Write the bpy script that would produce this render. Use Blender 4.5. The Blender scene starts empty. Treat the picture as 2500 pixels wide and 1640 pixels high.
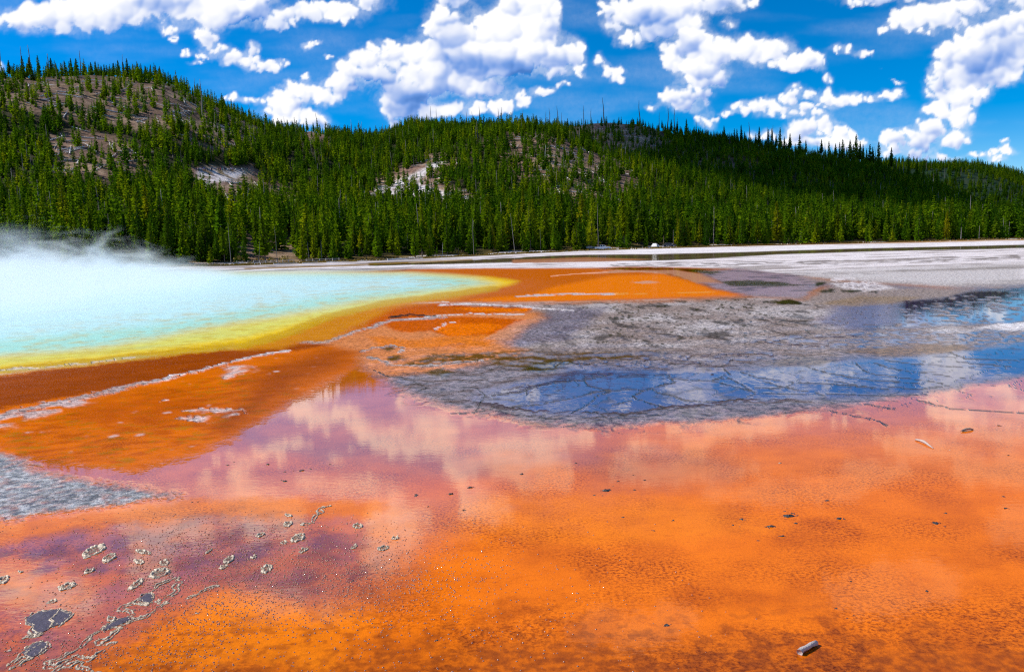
import bpy, math, random
import numpy as np
from mathutils import Vector, Matrix

random.seed(7)
rng = np.random.default_rng(7)
scene = bpy.context.scene
COL = scene.collection

# ------------------------------------------------------------------ camera, sky, sun, exposure
CAM_H = 2.6
PITCH = math.atan((820 - 613) / 1944.4)
ROLL = math.atan(0.035)
F_PX = 1944.4                       # 28 mm lens on a 36 mm wide frame, in pixels of a 2500 px wide picture
fwd = np.array([0.0, math.cos(PITCH), -math.sin(PITCH)])
up0 = np.array([0.0, math.sin(PITCH), math.cos(PITCH)])
rt0 = np.array([1.0, 0.0, 0.0])
RV = math.cos(ROLL) * rt0 - math.sin(ROLL) * up0
UV = math.sin(ROLL) * rt0 + math.cos(ROLL) * up0
CAMP = np.array([0.0, 0.0, CAM_H])

cam_data = bpy.data.cameras.new("camera")
cam = bpy.data.objects.new("camera", cam_data)
COL.objects.link(cam)
cam_data.lens = 28.0
cam_data.sensor_width = 36.0
cam_data.clip_start = 0.1
cam_data.clip_end = 40000
cam.matrix_world = Matrix(((RV[0], UV[0], -fwd[0], 0), (RV[1], UV[1], -fwd[1], 0), (RV[2], UV[2], -fwd[2], CAM_H), (0, 0, 0, 1)))
scene.camera = cam

SUN_AZ, SUN_EL = math.radians(-80), math.radians(46)
SUN = np.array([math.sin(SUN_AZ) * math.cos(SUN_EL), math.cos(SUN_AZ) * math.cos(SUN_EL), math.sin(SUN_EL)])
world = bpy.data.worlds.new("World")
scene.world = world
world.use_nodes = True
wn = world.node_tree
wn.nodes.clear()
w_out = wn.nodes.new("ShaderNodeOutputWorld")
w_bg = wn.nodes.new("ShaderNodeBackground")
w_sky = wn.nodes.new("ShaderNodeTexSky")
w_sky.sky_type = 'NISHITA'
w_sky.sun_disc = False
w_sky.sun_elevation = SUN_EL
w_sky.sun_rotation = SUN_AZ
w_sky.altitude = 2200
w_sky.air_density = 1.0
w_sky.dust_density = 0.15
w_sky.ozone_density = 3.0
w_hs = wn.nodes.new("ShaderNodeHueSaturation")
w_hs.inputs['Hue'].default_value = 0.503
w_hs.inputs['Saturation'].default_value = 1.65
w_bg.inputs['Strength'].default_value = 0.14
wn.links.new(w_sky.outputs[0], w_hs.inputs['Color'])
wn.links.new(w_hs.outputs[0], w_bg.inputs['Color'])
wn.links.new(w_bg.outputs[0], w_out.inputs[0])

sun_l = bpy.data.lights.new("sun", 'SUN')
sun_l.energy = 5.0
sun_l.angle = math.radians(0.53)
sun_l.color = (1.0, 0.95, 0.88)
sun_o = bpy.data.objects.new("sun", sun_l)
COL.objects.link(sun_o)
sun_o.rotation_euler = Vector(SUN).to_track_quat('Z', 'Y').to_euler()
sun_o.location = Vector(SUN) * 300

scene.view_settings.view_transform = 'Standard'
scene.view_settings.look = 'None'
scene.view_settings.exposure = 0.0
scene.view_settings.gamma = 1.0
scene.view_settings.use_curve_mapping = False
scene.render.engine = 'CYCLES'
cy = scene.cycles
cy.max_bounces = 8
cy.diffuse_bounces = 2
cy.glossy_bounces = 2
cy.transmission_bounces = 2
cy.volume_bounces = 3
cy.transparent_max_bounces = 12
cy.caustics_reflective = False
cy.caustics_refractive = False
cy.use_denoising = False
cy.sample_clamp_indirect = 4.0
cy.filter_width = 1.15

# ------------------------------------------------------------------ small maths
def smooth(e0, e1, x):
    t = np.clip((x - e0) / (e1 - e0), 0, 1)
    return t * t * (3 - 2 * t)

_perm = np.random.default_rng(11).permutation(256)
_perm = np.concatenate([_perm, _perm, _perm])
_ga = np.linspace(0, 2 * np.pi, 16, endpoint=False)
_gx, _gy = np.cos(_ga), np.sin(_ga)

def perlin(x, y, seed=0):
    x = np.asarray(x, dtype=np.float64) + seed * 17.31
    y = np.asarray(y, dtype=np.float64) + seed * 9.73
    xf, yf = np.floor(x), np.floor(y)
    xi, yi = xf.astype(np.int64) & 255, yf.astype(np.int64) & 255
    u, v = x - xf, y - yf
    def g(ix, iy, dx, dy):
        h = _perm[_perm[ix & 255] + (iy & 255)] & 15
        return _gx[h] * dx + _gy[h] * dy
    su, sv = u * u * u * (u * (u * 6 - 15) + 10), v * v * v * (v * (v * 6 - 15) + 10)
    a = g(xi, yi, u, v); b = g(xi + 1, yi, u - 1, v)
    c = g(xi, yi + 1, u, v - 1); d = g(xi + 1, yi + 1, u - 1, v - 1)
    return 1.5 * ((a + su * (b - a)) + sv * ((c + su * (d - c)) - (a + su * (b - a))))

def fbm(x, y, octv=4, seed=0, gain=0.5):
    s, a, n = 0, 1.0, 0
    for o in range(octv):
        s = s + a * perlin(x * 2 ** o, y * 2 ** o, seed + o * 3)
        n += a
        a *= gain
    return s / n

def billow(x, y, octv=4, seed=0, gain=0.5):
    s, a, n = 0, 1.0, 0
    for o in range(octv):
        s = s + a * (1 - 2 * np.abs(perlin(x * 2 ** o, y * 2 ** o, seed + o * 3)))
        n += a
        a *= gain
    return s / n

def worley(x, y, seed=0):
    """F1 and F2 of a jittered grid."""
    xf, yf = np.floor(x), np.floor(y)
    f1 = np.full(x.shape, 9.0); f2 = np.full(x.shape, 9.0)
    for i in (-1, 0, 1):
        for j in (-1, 0, 1):
            ix, iy = (xf + i).astype(np.int64), (yf + j).astype(np.int64)
            h = _perm[_perm[(ix + seed) & 255] + (iy & 255)]
            h2 = _perm[h + ((iy + seed * 3) & 255)]
            d = np.hypot(ix + 0.1 + 0.8 * h / 255.0 - x, iy + 0.1 + 0.8 * h2 / 255.0 - y)
            f2 = np.minimum(f2, np.maximum(f1, d))
            f1 = np.minimum(f1, d)
    return f1, f2

def project(P):
    d = P - CAMP
    z = d @ fwd
    zz = np.where(np.abs(z) < 1e-6, 1e-6, z)
    return 1250 + F_PX * (d @ RV) / zz, 820 - F_PX * (d @ UV) / zz, z

def ray(px, py):
    px = np.asarray(px, float); py = np.asarray(py, float)
    d = fwd + np.multiply.outer((px - 1250) / F_PX, RV) + np.multiply.outer((820 - py) / F_PX, UV)
    return d

def at_dist(px, py, r):
    """the point on the sight line of a place at horizontal distance r"""
    d = ray(px, py)
    return CAMP + d * (np.asarray(r) / np.hypot(d[..., 0], d[..., 1]))[..., None]

def on_flat(px, py, z=0.0):
    d = ray(px, py)
    t = (z - CAM_H) / d[..., 2]
    return CAMP + d * t[..., None]

def azim(px, py):
    d = ray(px, py)
    return np.arctan2(d[..., 0], d[..., 1])

# ------------------------------------------------------------------ the lie of the land
def curve(pts, val):
    """pts: (x, y) places; returns sorted azimuths and val(i)"""
    p = np.array(pts, float)
    return azim(p[:, 0], p[:, 1]), val

shore = [(-900, 672), (-300, 668), (0, 660), (600, 648), (800, 641), (1000, 633), (1250, 621), (1450, 612), (1800, 601), (2100, 594), (2400, 586), (2500, 584), (2900, 572), (3500, 556)]
shore_r = [250, 240, 235, 235, 238, 240, 250, 258, 285, 305, 330, 340, 370, 420]
_p = np.array(shore, float)
SH_AZ = azim(_p[:, 0], _p[:, 1]); SH_R = np.array(shore_r, float)
SH_Z = at_dist(_p[:, 0], _p[:, 1], SH_R)[:, 2]
c1 = [(-900, 240), (-300, 205), (0, 192), (150, 190), (234, 188), (287, 192), (397, 198), (435, 214), (480, 238), (530, 262), (570, 282), (643, 318), (680, 330), (733, 330), (756, 323), (785, 330), (820, 341), (900, 350), (960, 345), (1050, 330), (1178, 318), (1348, 325), (1405, 350), (1480, 382), (1594, 410), (1700, 445), (1827, 478), (1902, 496), (2016, 509), (2129, 524), (2300, 534), (2500, 538), (2900, 540), (3500, 540)]
c1r = [600, 600, 600, 610, 620, 620, 620, 620, 622, 625, 628, 635, 640, 645, 650, 650, 655, 660, 650, 630, 610, 570, 560, 545, 535, 520, 505, 500, 490, 480, 475, 475, 480, 480]
_p = np.array(c1, float)
C1_AZ = azim(_p[:, 0], _p[:, 1]); C1_R = np.array(c1r, float)
C1_Z = at_dist(_p[:, 0], _p[:, 1], C1_R)[:, 2]
c2 = [(-900, 420), (600, 420), (800, 370), (900, 345), (950, 322), (970, 312), (1006, 297), (1072, 303), (1178, 309), (1348, 312), (1386, 308), (1480, 299), (1556, 304), (1632, 324), (1676, 328), (1759, 340), (1865, 360), (1940, 375), (2054, 394), (2148, 412), (2250, 444), (2318, 474), (2394, 508), (2500, 528), (2900, 545), (3500, 545)]
c2r = [1000, 1000, 1000, 1000, 1000, 1000, 1000, 1000, 1000, 1000, 1000, 1000, 1000, 1000, 1000, 980, 960, 940, 920, 900, 880, 860, 840, 820, 800, 800]
_p = np.array(c2, float)
C2_AZ = azim(_p[:, 0], _p[:, 1]); C2_R = np.array(c2r, float)
C2_Z = at_dist(_p[:, 0], _p[:, 1], C2_R)[:, 2]
c3 = [(-900, 520), (1700, 470), (2050, 430), (2130, 412), (2205, 404), (2318, 404), (2380, 410), (2432, 422), (2500, 436), (2700, 455), (3500, 480)]
_p = np.array(c3, float)
C3_AZ = azim(_p[:, 0], _p[:, 1]); C3_R = np.full(len(c3), 2500.0)
C3_Z = at_dist(_p[:, 0], _p[:, 1], C3_R)[:, 2]
c4 = [(-900, 560), (2200, 470), (2380, 425), (2450, 424), (2520, 422), (2700, 430), (3500, 470)]
_p = np.array(c4, float)
C4_AZ = azim(_p[:, 0], _p[:, 1])
C4_Z = at_dist(_p[:, 0], _p[:, 1], np.full(len(c4), 4800.0))[:, 2]

def shore_at(az):
    return np.interp(az, SH_AZ, SH_R), np.interp(az, SH_AZ, SH_Z)

def land(x, y, detail=True):
    r = np.hypot(x, y); az = np.arctan2(x, y)
    rs, zs = shore_at(az)
    r1, z1 = np.interp(az, C1_AZ, C1_R), np.interp(az, C1_AZ, C1_Z)
    r2, z2 = np.interp(az, C2_AZ, C2_R), np.interp(az, C2_AZ, C2_Z)
    z3 = np.interp(az, C3_AZ, C3_Z); z4 = np.interp(az, C4_AZ, C4_Z)
    r0 = 118.0
    flat = zs * smooth(0, 1, (r - r0) / (rs - r0))
    t = np.clip((r - rs - 6) / (r1 - rs - 6), 0, 1)
    g = t ** 1.12 * (1 - 0.10 * np.sin(t * math.pi * 2))
    s1 = zs + (z1 - zs) * g
    zd = np.minimum(z1, z2) * 0.86 - 4
    dip = r1 + (r2 - r1) * 0.22
    s2 = np.where(r < dip, z1 + (zd - z1) * smooth(0, 1, (r - r1) / (dip - r1)), zd + (z2 - zd) * np.clip((r - dip) / (r2 - dip), 0, 1) ** 1.05)
    z23 = np.minimum(z3, z2) * 0.15
    s3 = np.where(r < 1600, z2 + (z23 - z2) * smooth(0, 1, (r - r2) / (1600 - r2)), z23 + (z3 - z23) * smooth(-0.1, 1, (r - 1600) / 900))
    s4 = np.where(r < 3300, z3 * (1 - 0.6 * smooth(0, 1, (r - 2500) / 800)), z3 * 0.4 + (z4 - z3 * 0.4) * smooth(0, 1, (r - 3300) / 1500))
    s5 = z4 * (1 - smooth(0, 1, (r - 4800) / 1500)) - 5
    z = np.where(r < rs, flat, np.where(r < r1, s1, np.where(r < r2, s2, np.where(r < 2500, s3, np.where(r < 4800, s4, s5)))))
    if detail:
        k = smooth(0, 1, (r - rs - 10) / 120.0)
        kk = k * (1 - 0.6 * np.exp(-((r - r1) / 50) ** 2)) * (1 - 0.6 * np.exp(-((r - r2) / 60) ** 2))
        z = z + kk * (4.0 * fbm(x / 70, y / 70, 3, 5) + 9.0 * perlin(x / 260, y / 260, 3) * smooth(1500, 2500, r) * 3)
        z = z + k * 0.5 * fbm(x / 9, y / 9, 2, 9)
    return z

def hit_land(px, py, rmin=0, rmax=1500):
    d = ray(px, py)
    h = math.hypot(d[0], d[1])
    rs = np.arange(max(rmin, 150), rmax, 1.5)
    P = CAMP + d * (rs / h)[:, None]
    z = land(P[:, 0], P[:, 1])
    k = np.nonzero(z >= P[:, 2])[0]
    i = k[0] if len(k) else len(rs) - 1
    return P[i, 0], P[i, 1], float(z[i])

# ------------------------------------------------------------------ scene helpers
def tag(o, label=None, cat=None, group=None, kind=None):
    if label: o['label'] = label
    if cat: o['category'] = cat
    if group: o['group'] = group
    if kind: o['kind'] = kind
    return o

def link(name, me, mat=None, parent=None):
    o = bpy.data.objects.new(name, me)
    COL.objects.link(o)
    if mat is not None and me is not None and not me.materials:
        me.materials.append(mat)
    if parent is not None: o.parent = parent
    return o

def empty(name, loc=(0, 0, 0)):
    o = bpy.data.objects.new(name, None)
    o.empty_display_size = 0.3
    COL.objects.link(o)
    o.location = loc
    return o

def mesh_np(name, V, quads=None, tris=None, shade=True):
    me = bpy.data.meshes.new(name)
    V = np.asarray(V, np.float32)
    nq = 0 if quads is None else len(quads)
    nt = 0 if tris is None else len(tris)
    me.vertices.add(len(V)); me.vertices.foreach_set('co', V.ravel())
    loops = []
    if nq: loops.append(np.asarray(quads, np.int32).ravel())
    if nt: loops.append(np.asarray(tris, np.int32).ravel())
    loops = np.concatenate(loops)
    me.loops.add(len(loops)); me.loops.foreach_set('vertex_index', loops)
    me.polygons.add(nq + nt)
    ls = np.concatenate([np.arange(nq) * 4, nq * 4 + np.arange(nt) * 3]).astype(np.int32)
    me.polygons.foreach_set('loop_start', ls)
    me.update(calc_edges=True)
    if shade:
        me.polygons.foreach_set('use_smooth', np.ones(nq + nt, bool))
    return me

def grid_quads(nr, nc):
    i = np.arange(nr * nc).reshape(nr, nc)
    return np.stack([i[:-1, :-1], i[:-1, 1:], i[1:, 1:], i[1:, :-1]], -1).reshape(-1, 4)

def fattr(me, name, data):
    a = me.attributes.new(name, 'FLOAT', 'POINT')
    a.data.foreach_set('value', np.asarray(data, np.float32).ravel())

def cattr(me, name, rgb):
    a = me.attributes.new(name, 'FLOAT_COLOR', 'POINT')
    c = np.ones((len(rgb), 4), np.float32); c[:, :3] = rgb
    a.data.foreach_set('color', c.ravel())

class Nodes:
    def __init__(self, name):
        self.m = bpy.data.materials.new(name)
        self.m.use_nodes = True
        self.t = self.m.node_tree
        self.t.nodes.clear()
        self.out = self.t.nodes.new('ShaderNodeOutputMaterial')
    def n(self, typ, ins=None, **kw):
        nd = self.t.nodes.new(typ)
        for k, v in kw.items(): setattr(nd, k, v)
        for k, v in (ins or {}).items():
            s = nd.inputs[k]
            if isinstance(v, bpy.types.NodeSocket): self.t.links.new(v, s)
            else: s.default_value = v
        return nd
    def math(self, op, a, b=0.0, c=0.0, clamp=False):
        nd = self.n('ShaderNodeMath', {0: a, 1: b, 2: c}, operation=op)
        nd.use_clamp = clamp
        return nd.outputs[0]
    def rng(self, v, a, b, c=0.0, d=1.0, st='LINEAR'):
        nd = self.n('ShaderNodeMapRange', {'Value': v, 'From Min': a, 'From Max': b, 'To Min': c, 'To Max': d})
        nd.interpolation_type = st
        return nd.outputs[0]
    def mix(self, f, a, b, blend='MIX'):
        nd = self.n('ShaderNodeMix', data_type='RGBA', blend_type=blend)
        for i, v in ((0, f), (6, a), (7, b)):
            s = nd.inputs[i]
            if isinstance(v, bpy.types.NodeSocket): self.t.links.new(v, s)
            elif i and len(v) == 3: s.default_value = (*v, 1)
            else: s.default_value = v
        return nd.outputs[2]
    def noise(self, vec, scale, detail=3, rough=0.5, dist=0.0):
        return self.n('ShaderNodeTexNoise', {'Vector': vec, 'Scale': scale, 'Detail': detail, 'Roughness': rough, 'Distortion': dist}).outputs['Fac']
    def attr(self, name, out='Fac'):
        return self.n('ShaderNodeAttribute', attribute_name=name).outputs[out]
    def surf(self, s): self.t.links.new(s, self.out.inputs['Surface'])

def simple(name, col, rough=0.8, var=0.25, scale=6.0, bump=0.0):
    N = Nodes(name)
    tc = N.n('ShaderNodeTexCoord').outputs['Object']
    f = N.noise(tc, scale, 4)
    c = N.mix(f, tuple(v * (1 - var) for v in col), tuple(min(1, v * (1 + var)) for v in col))
    ins = {'Base Color': c, 'Roughness': rough}
    if bump:
        ins['Normal'] = N.n('ShaderNodeBump', {'Height': N.noise(tc, scale * 3, 4), 'Strength': bump, 'Distance': 0.02}).outputs[0]
    N.surf(N.n('ShaderNodeBsdfPrincipled', ins).outputs[0])
    return N.m

# ------------------------------------------------------------------ sky with clouds
# cloud lumps: x, y, half width, half height (in sight-line coordinates of the picture), weight
LUMPS = """
40 52 60 26|110 40 90 40|220 28 110 48|330 10 120 42|400 8 90 40|470 30 60 34|540 20 80 50|610 10 60 48|690 48 46 20|760 26 60 26|840 28 50 30|890 8 40 20
504 84 30 30|520 40 30 35|525 122 26 16|497 137 22 12|577 136 34 18|618 124 22 20|600 150 45 16|640 165 50 18|690 155 20 12|751 112 16 18|765 105 24 10|803 139 16 7|410 72 26 14|425 96 10 14|455 132 18 7|480 156 18 7|395 60 10 14|340 53 9 7
1087 48 44 34|1070 80 44 40|1110 90 52 46|1202 50 46 36|1180 82 40 36|1250 20 50 34|1295 28 52 44|1330 20 40 40|1362 28 20 26|1235 70 60 50|1310 75 56 50|1300 120 80 40|965 128 52 34|900 140 46 32|860 172 40 30|1040 140 70 40|930 175 60 40|1050 185 80 40|1155 140 80 50|1230 140 80 50|1350 130 50 40|1395 130 34 30|1418 165 20 28|1360 175 30 20|1502 180 42 24|1468 150 14 18
830 205 46 34|785 232 40 30|740 225 34 26|700 230 42 24|683 252 52 26|751 186 12 16|712 205 24 12|566 241 34 10|620 245 34 8|655 280 34 12|720 288 60 22|770 300 40 16|990 215 62 46|975 255 50 36|1010 240 40 30|960 290 24 26|1120 200 60 30|1170 215 60 26|1100 268 90 18|1200 262 60 18|1040 280 60 16|1270 240 40 18|1330 225 30 14|1370 212 26 10
1476 30 22 34|1500 62 22 26|1560 24 66 46|1640 16 80 44|1740 8 70 28|1810 4 50 14|1535 103 36 18|1610 72 50 30|1680 52 46 36|1690 100 50 36|1640 140 42 34|1740 130 60 34|1700 165 60 30|1815 125 60 34|1885 122 56 32|1955 145 56 26|1998 155 24 16|1925 160 60 14|1705 196 50 22|1755 190 40 22|1695 226 56 18|1640 238 40 26|1670 260 34 16|1586 258 20 12|1720 250 10 10|1722 292 26 22|1780 56 20 16|1830 97 14 8
2056 120 30 12|2115 132 24 8|2024 188 15 12|2190 197 14 5|1775 278 26 8|1828 264 48 18|1890 258 46 20|1938 226 16 20|1925 240 26 20|2006 234 46 24|2060 246 50 16|2117 240 34 12|2175 233 34 12|2194 220 14 10|1960 282 60 9|1990 265 60 10
1948 322 46 24|1990 306 40 22|2020 312 26 22|2053 326 32 24|2085 345 44 18|2040 350 70 14|1960 345 60 12|1860 330 40 10|2200 352 30 10
2090 6 36 8|2140 2 40 8|2185 66 50 13|2225 40 60 26|2290 36 70 34|2360 20 60 22|2262 78 26 10|2320 58 50 14
2490 50 50 34|2440 70 46 30|2390 90 44 34|2345 110 40 34|2310 140 34 34|2400 140 80 50|2480 120 60 60|2298 172 26 26|2360 185 60 36|2440 180 60 36|2290 210 28 30|2335 235 48 34|2272 232 22 16|2380 230 40 26|2300 270 40 28|2345 280 40 36|2262 272 16 10|2270 312 40 24|2225 328 34 20|2180 336 34 26|2172 366 34 18|2240 350 50 20|2330 335 46 24|2300 388 50 8|2250 375 50 12|2452 367 40 9|2458 347 12 8|2436 392 34 12|2400 380 40 6
0 160 12 14|-30 170 30 20
900 -80 90 90|860 -170 70 60|1110 -40 60 60|1170 -70 40 40|300 -60 130 40|560 -50 120 40|230 -150 60 60|-20 -230 110 70|-120 -180 80 60|470 -300 170 50|700 -330 60 30|1950 -60 190 40|2150 -30 120 30|1760 -50 60 30|2500 -40 160 60|2700 60 160 90|-260 20 200 60|-300 200 60 40
1500 -420 200 70|2200 -360 240 80|2600 -200 160 70|400 -620 240 90|3100 -400 300 120|-700 -300 260 110|3100 260 120 60|-600 250 160 50"""
HOLES = """604 78 46 40 1.3|690 112 44 34 1.2|655 100 30 22 0.8|695 8 36 20 1.2|20 6 30 18 1.2|893 216 30 26 0.9|1092 246 52 13 0.9|1240 205 56 24 1.0|1290 190 34 30 0.7|1180 235 50 12 0.6|735 262 20 16 0.8|1610 200 40 26 0.6|1790 180 26 10 0.5"""

def parse(s, n):
    return np.array([[float(v) for v in q.split()] for q in s.replace("\n", "|").split("|") if q.strip()])[:, :n]

RX0, RX1, RY0, RY1, RST = -900.0, 3400.0, -1100.0, 560.0, 2.5
gx = np.arange(RX0, RX1, RST); gy = np.arange(RY0, RY1, RST)
GX, GY = np.meshgrid(gx, gy)
warp1 = fbm(GX / 60, GY / 60, 5, 21, 0.58); warp2 = fbm(GX / 60, GY / 60, 5, 41, 0.58)
WX = GX + 24 * warp1
WY = GY + 24 * warp2
wsp = fbm(GX / 48 + 0.5 * warp1, GY / 42 + 0.5 * warp2, 6, 91, 0.66)
lumps = parse(LUMPS, 4)
D = np.zeros_like(GX)
def splat(arr, lst, sgn):
    for q in lst:
        x, y, rx, ry = q[:4]
        w = q[4] if len(q) > 4 else 1.0
        i0, i1 = np.searchsorted(gx, [x - 3 * rx - 50, x + 3 * rx + 50])
        j0, j1 = np.searchsorted(gy, [y - 3 * ry - 50, y + 3 * ry + 50])
        s = (slice(j0, j1), slice(i0, i1))
        arr[s] += sgn * w * np.exp(-(((WX[s] - x) / rx) ** 2 + ((WY[s] - y) / ry) ** 2) * 1.2)
splat(D, lumps, 1.0)
D = 1 - np.exp(-1.2 * D)
# every lump is a heap of round puffs; the nearest puff in front of each sight line is the one seen
Rk = np.random.default_rng(314)
A = np.full_like(GX, -1.0); ZB = np.full_like(GX, -1e3); LAM = np.zeros_like(GX)
SL = np.array([-0.50, -0.74, 0.45])
for (x, y, rx, ry) in lumps:
    big = (rx * ry) ** 0.5
    n = int(np.clip(rx * ry / 70, 5, 60))
    for k in range(n):
        th = Rk.uniform(0, 2 * np.pi); q = Rk.uniform(0, 1) ** 0.6
        pr = float(np.clip(big * Rk.uniform(0.22, 0.58) * (1.15 - 0.45 * q), 4, 36))
        cx = x + rx * 0.92 * q * math.cos(th) - (pr * 0.3 * math.cos(th)); cy_ = y + ry * 0.88 * q * math.sin(th) - (pr * 0.3 * math.sin(th))
        cz = big * 0.8 * math.sqrt(max(0, 1 - q * q)) + Rk.uniform(-0.3, 0.3) * pr + 0.25 * (cy_ - y)
        i0, i1 = np.searchsorted(gx, [cx - pr * 1.2 - 16, cx + pr * 1.2 + 16])
        j0, j1 = np.searchsorted(gy, [cy_ - pr * 1.2 - 16, cy_ + pr * 1.2 + 16])
        if i1 <= i0 or j1 <= j0: continue
        s = (slice(j0, j1), slice(i0, i1))
        dx, dy = (WX[s] - cx) / pr, (WY[s] - cy_) / pr
        d2 = dx * dx + dy * dy
        a = 1 - d2
        A[s] = np.maximum(A[s], a)
        nz = np.sqrt(np.clip(a, 0, 1))
        z = cz + pr * nz
        win = (a > 0) & (z > ZB[s])
        ZB[s] = np.where(win, z, ZB[s])
        LAM[s] = np.where(win, dx * SL[0] + dy * SL[1] + nz * SL[2], LAM[s])
puff = smooth(-0.35, 0.2, fbm(GX / 260, GY / 170, 2, 19) + 0.22)          # 1 crisp cumulus, 0 ragged
def shift(a, dx, dy):
    kx, ky = int(round(dx / RST)), int(round(dy / RST))
    return np.roll(np.roll(a, ky, 0), kx, 1)
def soften(a, n):
    for _ in range(n):
        a = (a + shift(a, RST, 0) + shift(a, -RST, 0) + shift(a, 0, RST) + shift(a, 0, -RST)) / 5
    return a
edge_f = 0.65 * np.clip(A, -0.6, 1) + 0.45 * (D - 0.35) + 0.60 * wsp + 0.9 * (1 - puff) * (wsp - 0.02)
hole = np.zeros_like(GX); splat(hole, parse(HOLES, 5), 1.0)
cov = smooth(-0.10, 0.46 + 0.30 * (1 - puff), edge_f - 0.55 * np.clip(hole - 0.25, 0, 1.2))
halo = 0.40 * smooth(0.05, 0.8, D + 0.7 * wsp) * smooth(0.05, 0.5, D)
Hs = soften(np.clip(D - 0.30, 0, 1.0), 4)
occ = np.zeros_like(GX)
for i, q in enumerate((12, 26, 44, 66)):
    occ += shift(Hs, 0.35 * q, 0.95 * q) * (1.0 - 0.15 * i)
patch = smooth(-0.15, 0.6, fbm(GX / 170 + 0.3 * warp1, GY / 110, 3, 55) + 0.12)
lamS = soften(LAM, 1)
bri = 0.97 + 0.32 * (np.clip(lamS, -0.7, 0.9) - 0.10) - 0.30 * occ * (0.10 + 1.05 * patch) + 0.10 * wsp + 0.12 * (1 - smooth(0.1, 0.6, D))
bri = bri - 0.70 * np.clip(soften(hole, 6), 0, 1.2)
bri = np.clip(soften(bri, 2), 0.12, 1.08)
veil = 0.13 * smooth(0.0, 0.7, fbm(GX / 500, GY / 120, 5, 15) + 0.15) * smooth(-900, 0, GY)
thin = np.maximum(halo, veil)
bri = np.where(cov < thin, 0.86, bri)
cov = np.maximum(cov, thin)

def deg_steps(parts):
    out = []
    for a, b, s in parts:
        out.append(np.arange(a, b, s))
    return np.concatenate(out + [[parts[-1][1]]])
d_az = deg_steps([(-180, -108, 4), (-108, -40, 0.5), (-40, -34.6, 0.2), (-34.6, 34.6, 0.083), (34.6, 44, 0.25), (44, 80, 1.5), (80, 180, 5)])
d_el = deg_steps([(-3, 0, 0.5), (0, 20.5, 0.08), (20.5, 31, 0.16), (31, 58, 0.5), (58, 90, 4)])
AZg, ELg = np.meshgrid(np.radians(d_az), np.radians(d_el))
DR = 9000.0
dirs = np.stack([np.sin(AZg) * np.cos(ELg), np.cos(AZg) * np.cos(ELg), np.sin(ELg)], -1)
DV = dirs.reshape(-1, 3) * DR + np.array([0, 0, CAM_H])
qx, qy, qz = project(DV)
fx = (qx - RX0) / RST; fy = (qy - RY0) / RST
inside = (qz > 0) & (fx > 1) & (fx < len(gx) - 3) & (fy > 1) & (fy < len(gy) - 3)
edge = np.clip(np.minimum.reduce([fx, len(gx) - 3 - fx, fy]) / 60.0, 0, 1) * inside
ix = np.clip(fx, 0, len(gx) - 2).astype(int); iy = np.clip(fy, 0, len(gy) - 2).astype(int)
tx, ty = np.clip(fx - ix, 0, 1), np.clip(fy - iy, 0, 1)
def bil_s(a):
    return (a[iy, ix] * (1 - tx) + a[iy, ix + 1] * tx) * (1 - ty) + (a[iy + 1, ix] * (1 - tx) + a[iy + 1, ix + 1] * tx) * ty
A2, E2 = AZg.ravel(), ELg.ravel()
gen = smooth(0.12, 0.42, fbm(DV[:, 0] / 2600 / (0.3 + dirs[..., 2].ravel()), DV[:, 1] / 2600 / (0.3 + dirs[..., 2].ravel()), 4, 33))
cover = bil_s(cov) * edge + gen * (1 - edge)
bright = bil_s(bri) * edge + 0.9 * (1 - edge)
# keep the sun itself clear, except for two unseen clouds shaped to shade the hills
sdot = DV @ SUN / DR
clear = smooth(math.cos(math.radians(30)), math.cos(math.radians(20)), sdot)
cover = cover * (1 - clear)
L = DV.copy(); hz = np.full(len(L), 60.0)
near = sdot > math.cos(math.radians(24))
Ln = L[near]; hz = np.full(len(Ln), 60.0)
for _ in range(5):
    t = (Ln[:, 2] - hz) / SUN[2]
    hx, hy = Ln[:, 0] - t * SUN[0], Ln[:, 1] - t * SUN[1]
    hz = 0.4 * hz + 0.6 * np.clip(land(hx, hy, False), 0, 250)
ha, hr = np.arctan2(hx, hy), np.hypot(hx, hy)
front = hy > 50
azs = float(azim(1400, 330)); azl = float(azim(820, 330))
h1 = np.interp(ha, C1_AZ, C1_R)
sh = smooth(-30, 25, hr - h1 - 10) * smooth(azs - 0.06, azs + 0.02, ha) * (1 - 0.55 * smooth(1500, 2000, hr)) * (1 - smooth(3000, 3600, hr)) * (1 - smooth(0.62, 0.75, ha))
sh2 = 0.40 * smooth(540, 600, hr) * (1 - smooth(900, 1100, hr)) * (1 - smooth(azl - 0.10, azl - 0.02, ha)) * smooth(-0.8, -0.7, ha)
cn = cover[near]
cover[near] = np.where(front, np.maximum(cn, np.maximum(0.98 * sh, sh2)), cn)
me = mesh_np("sky", DV, quads=grid_quads(len(d_el), len(d_az)))
fattr(me, "cover", cover); fattr(me, "bright", bright)
N = Nodes("cloudy_sky")
cv = N.attr("cover"); br = N.attr("bright")
tcd = N.n('ShaderNodeTexCoord').outputs['Object']
fn = N.noise(tcd, 0.02, 5, 0.65)
cv2 = N.math('ADD', cv, N.math('MULTIPLY', N.math('SUBTRACT', fn, 0.5), N.math('MULTIPLY', N.math('MULTIPLY', cv, N.math('SUBTRACT', 1.0, cv)), 1.5)), clamp=True)
ramp = N.n('ShaderNodeValToRGB', {'Fac': br})
cr = ramp.color_ramp
cr.elements[0].position = 0.1; cr.elements[0].color = (0.06, 0.20, 0.58, 1)
cr.elements[1].position = 1.0; cr.elements[1].color = (1.04, 1.04, 1.06, 1)
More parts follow.
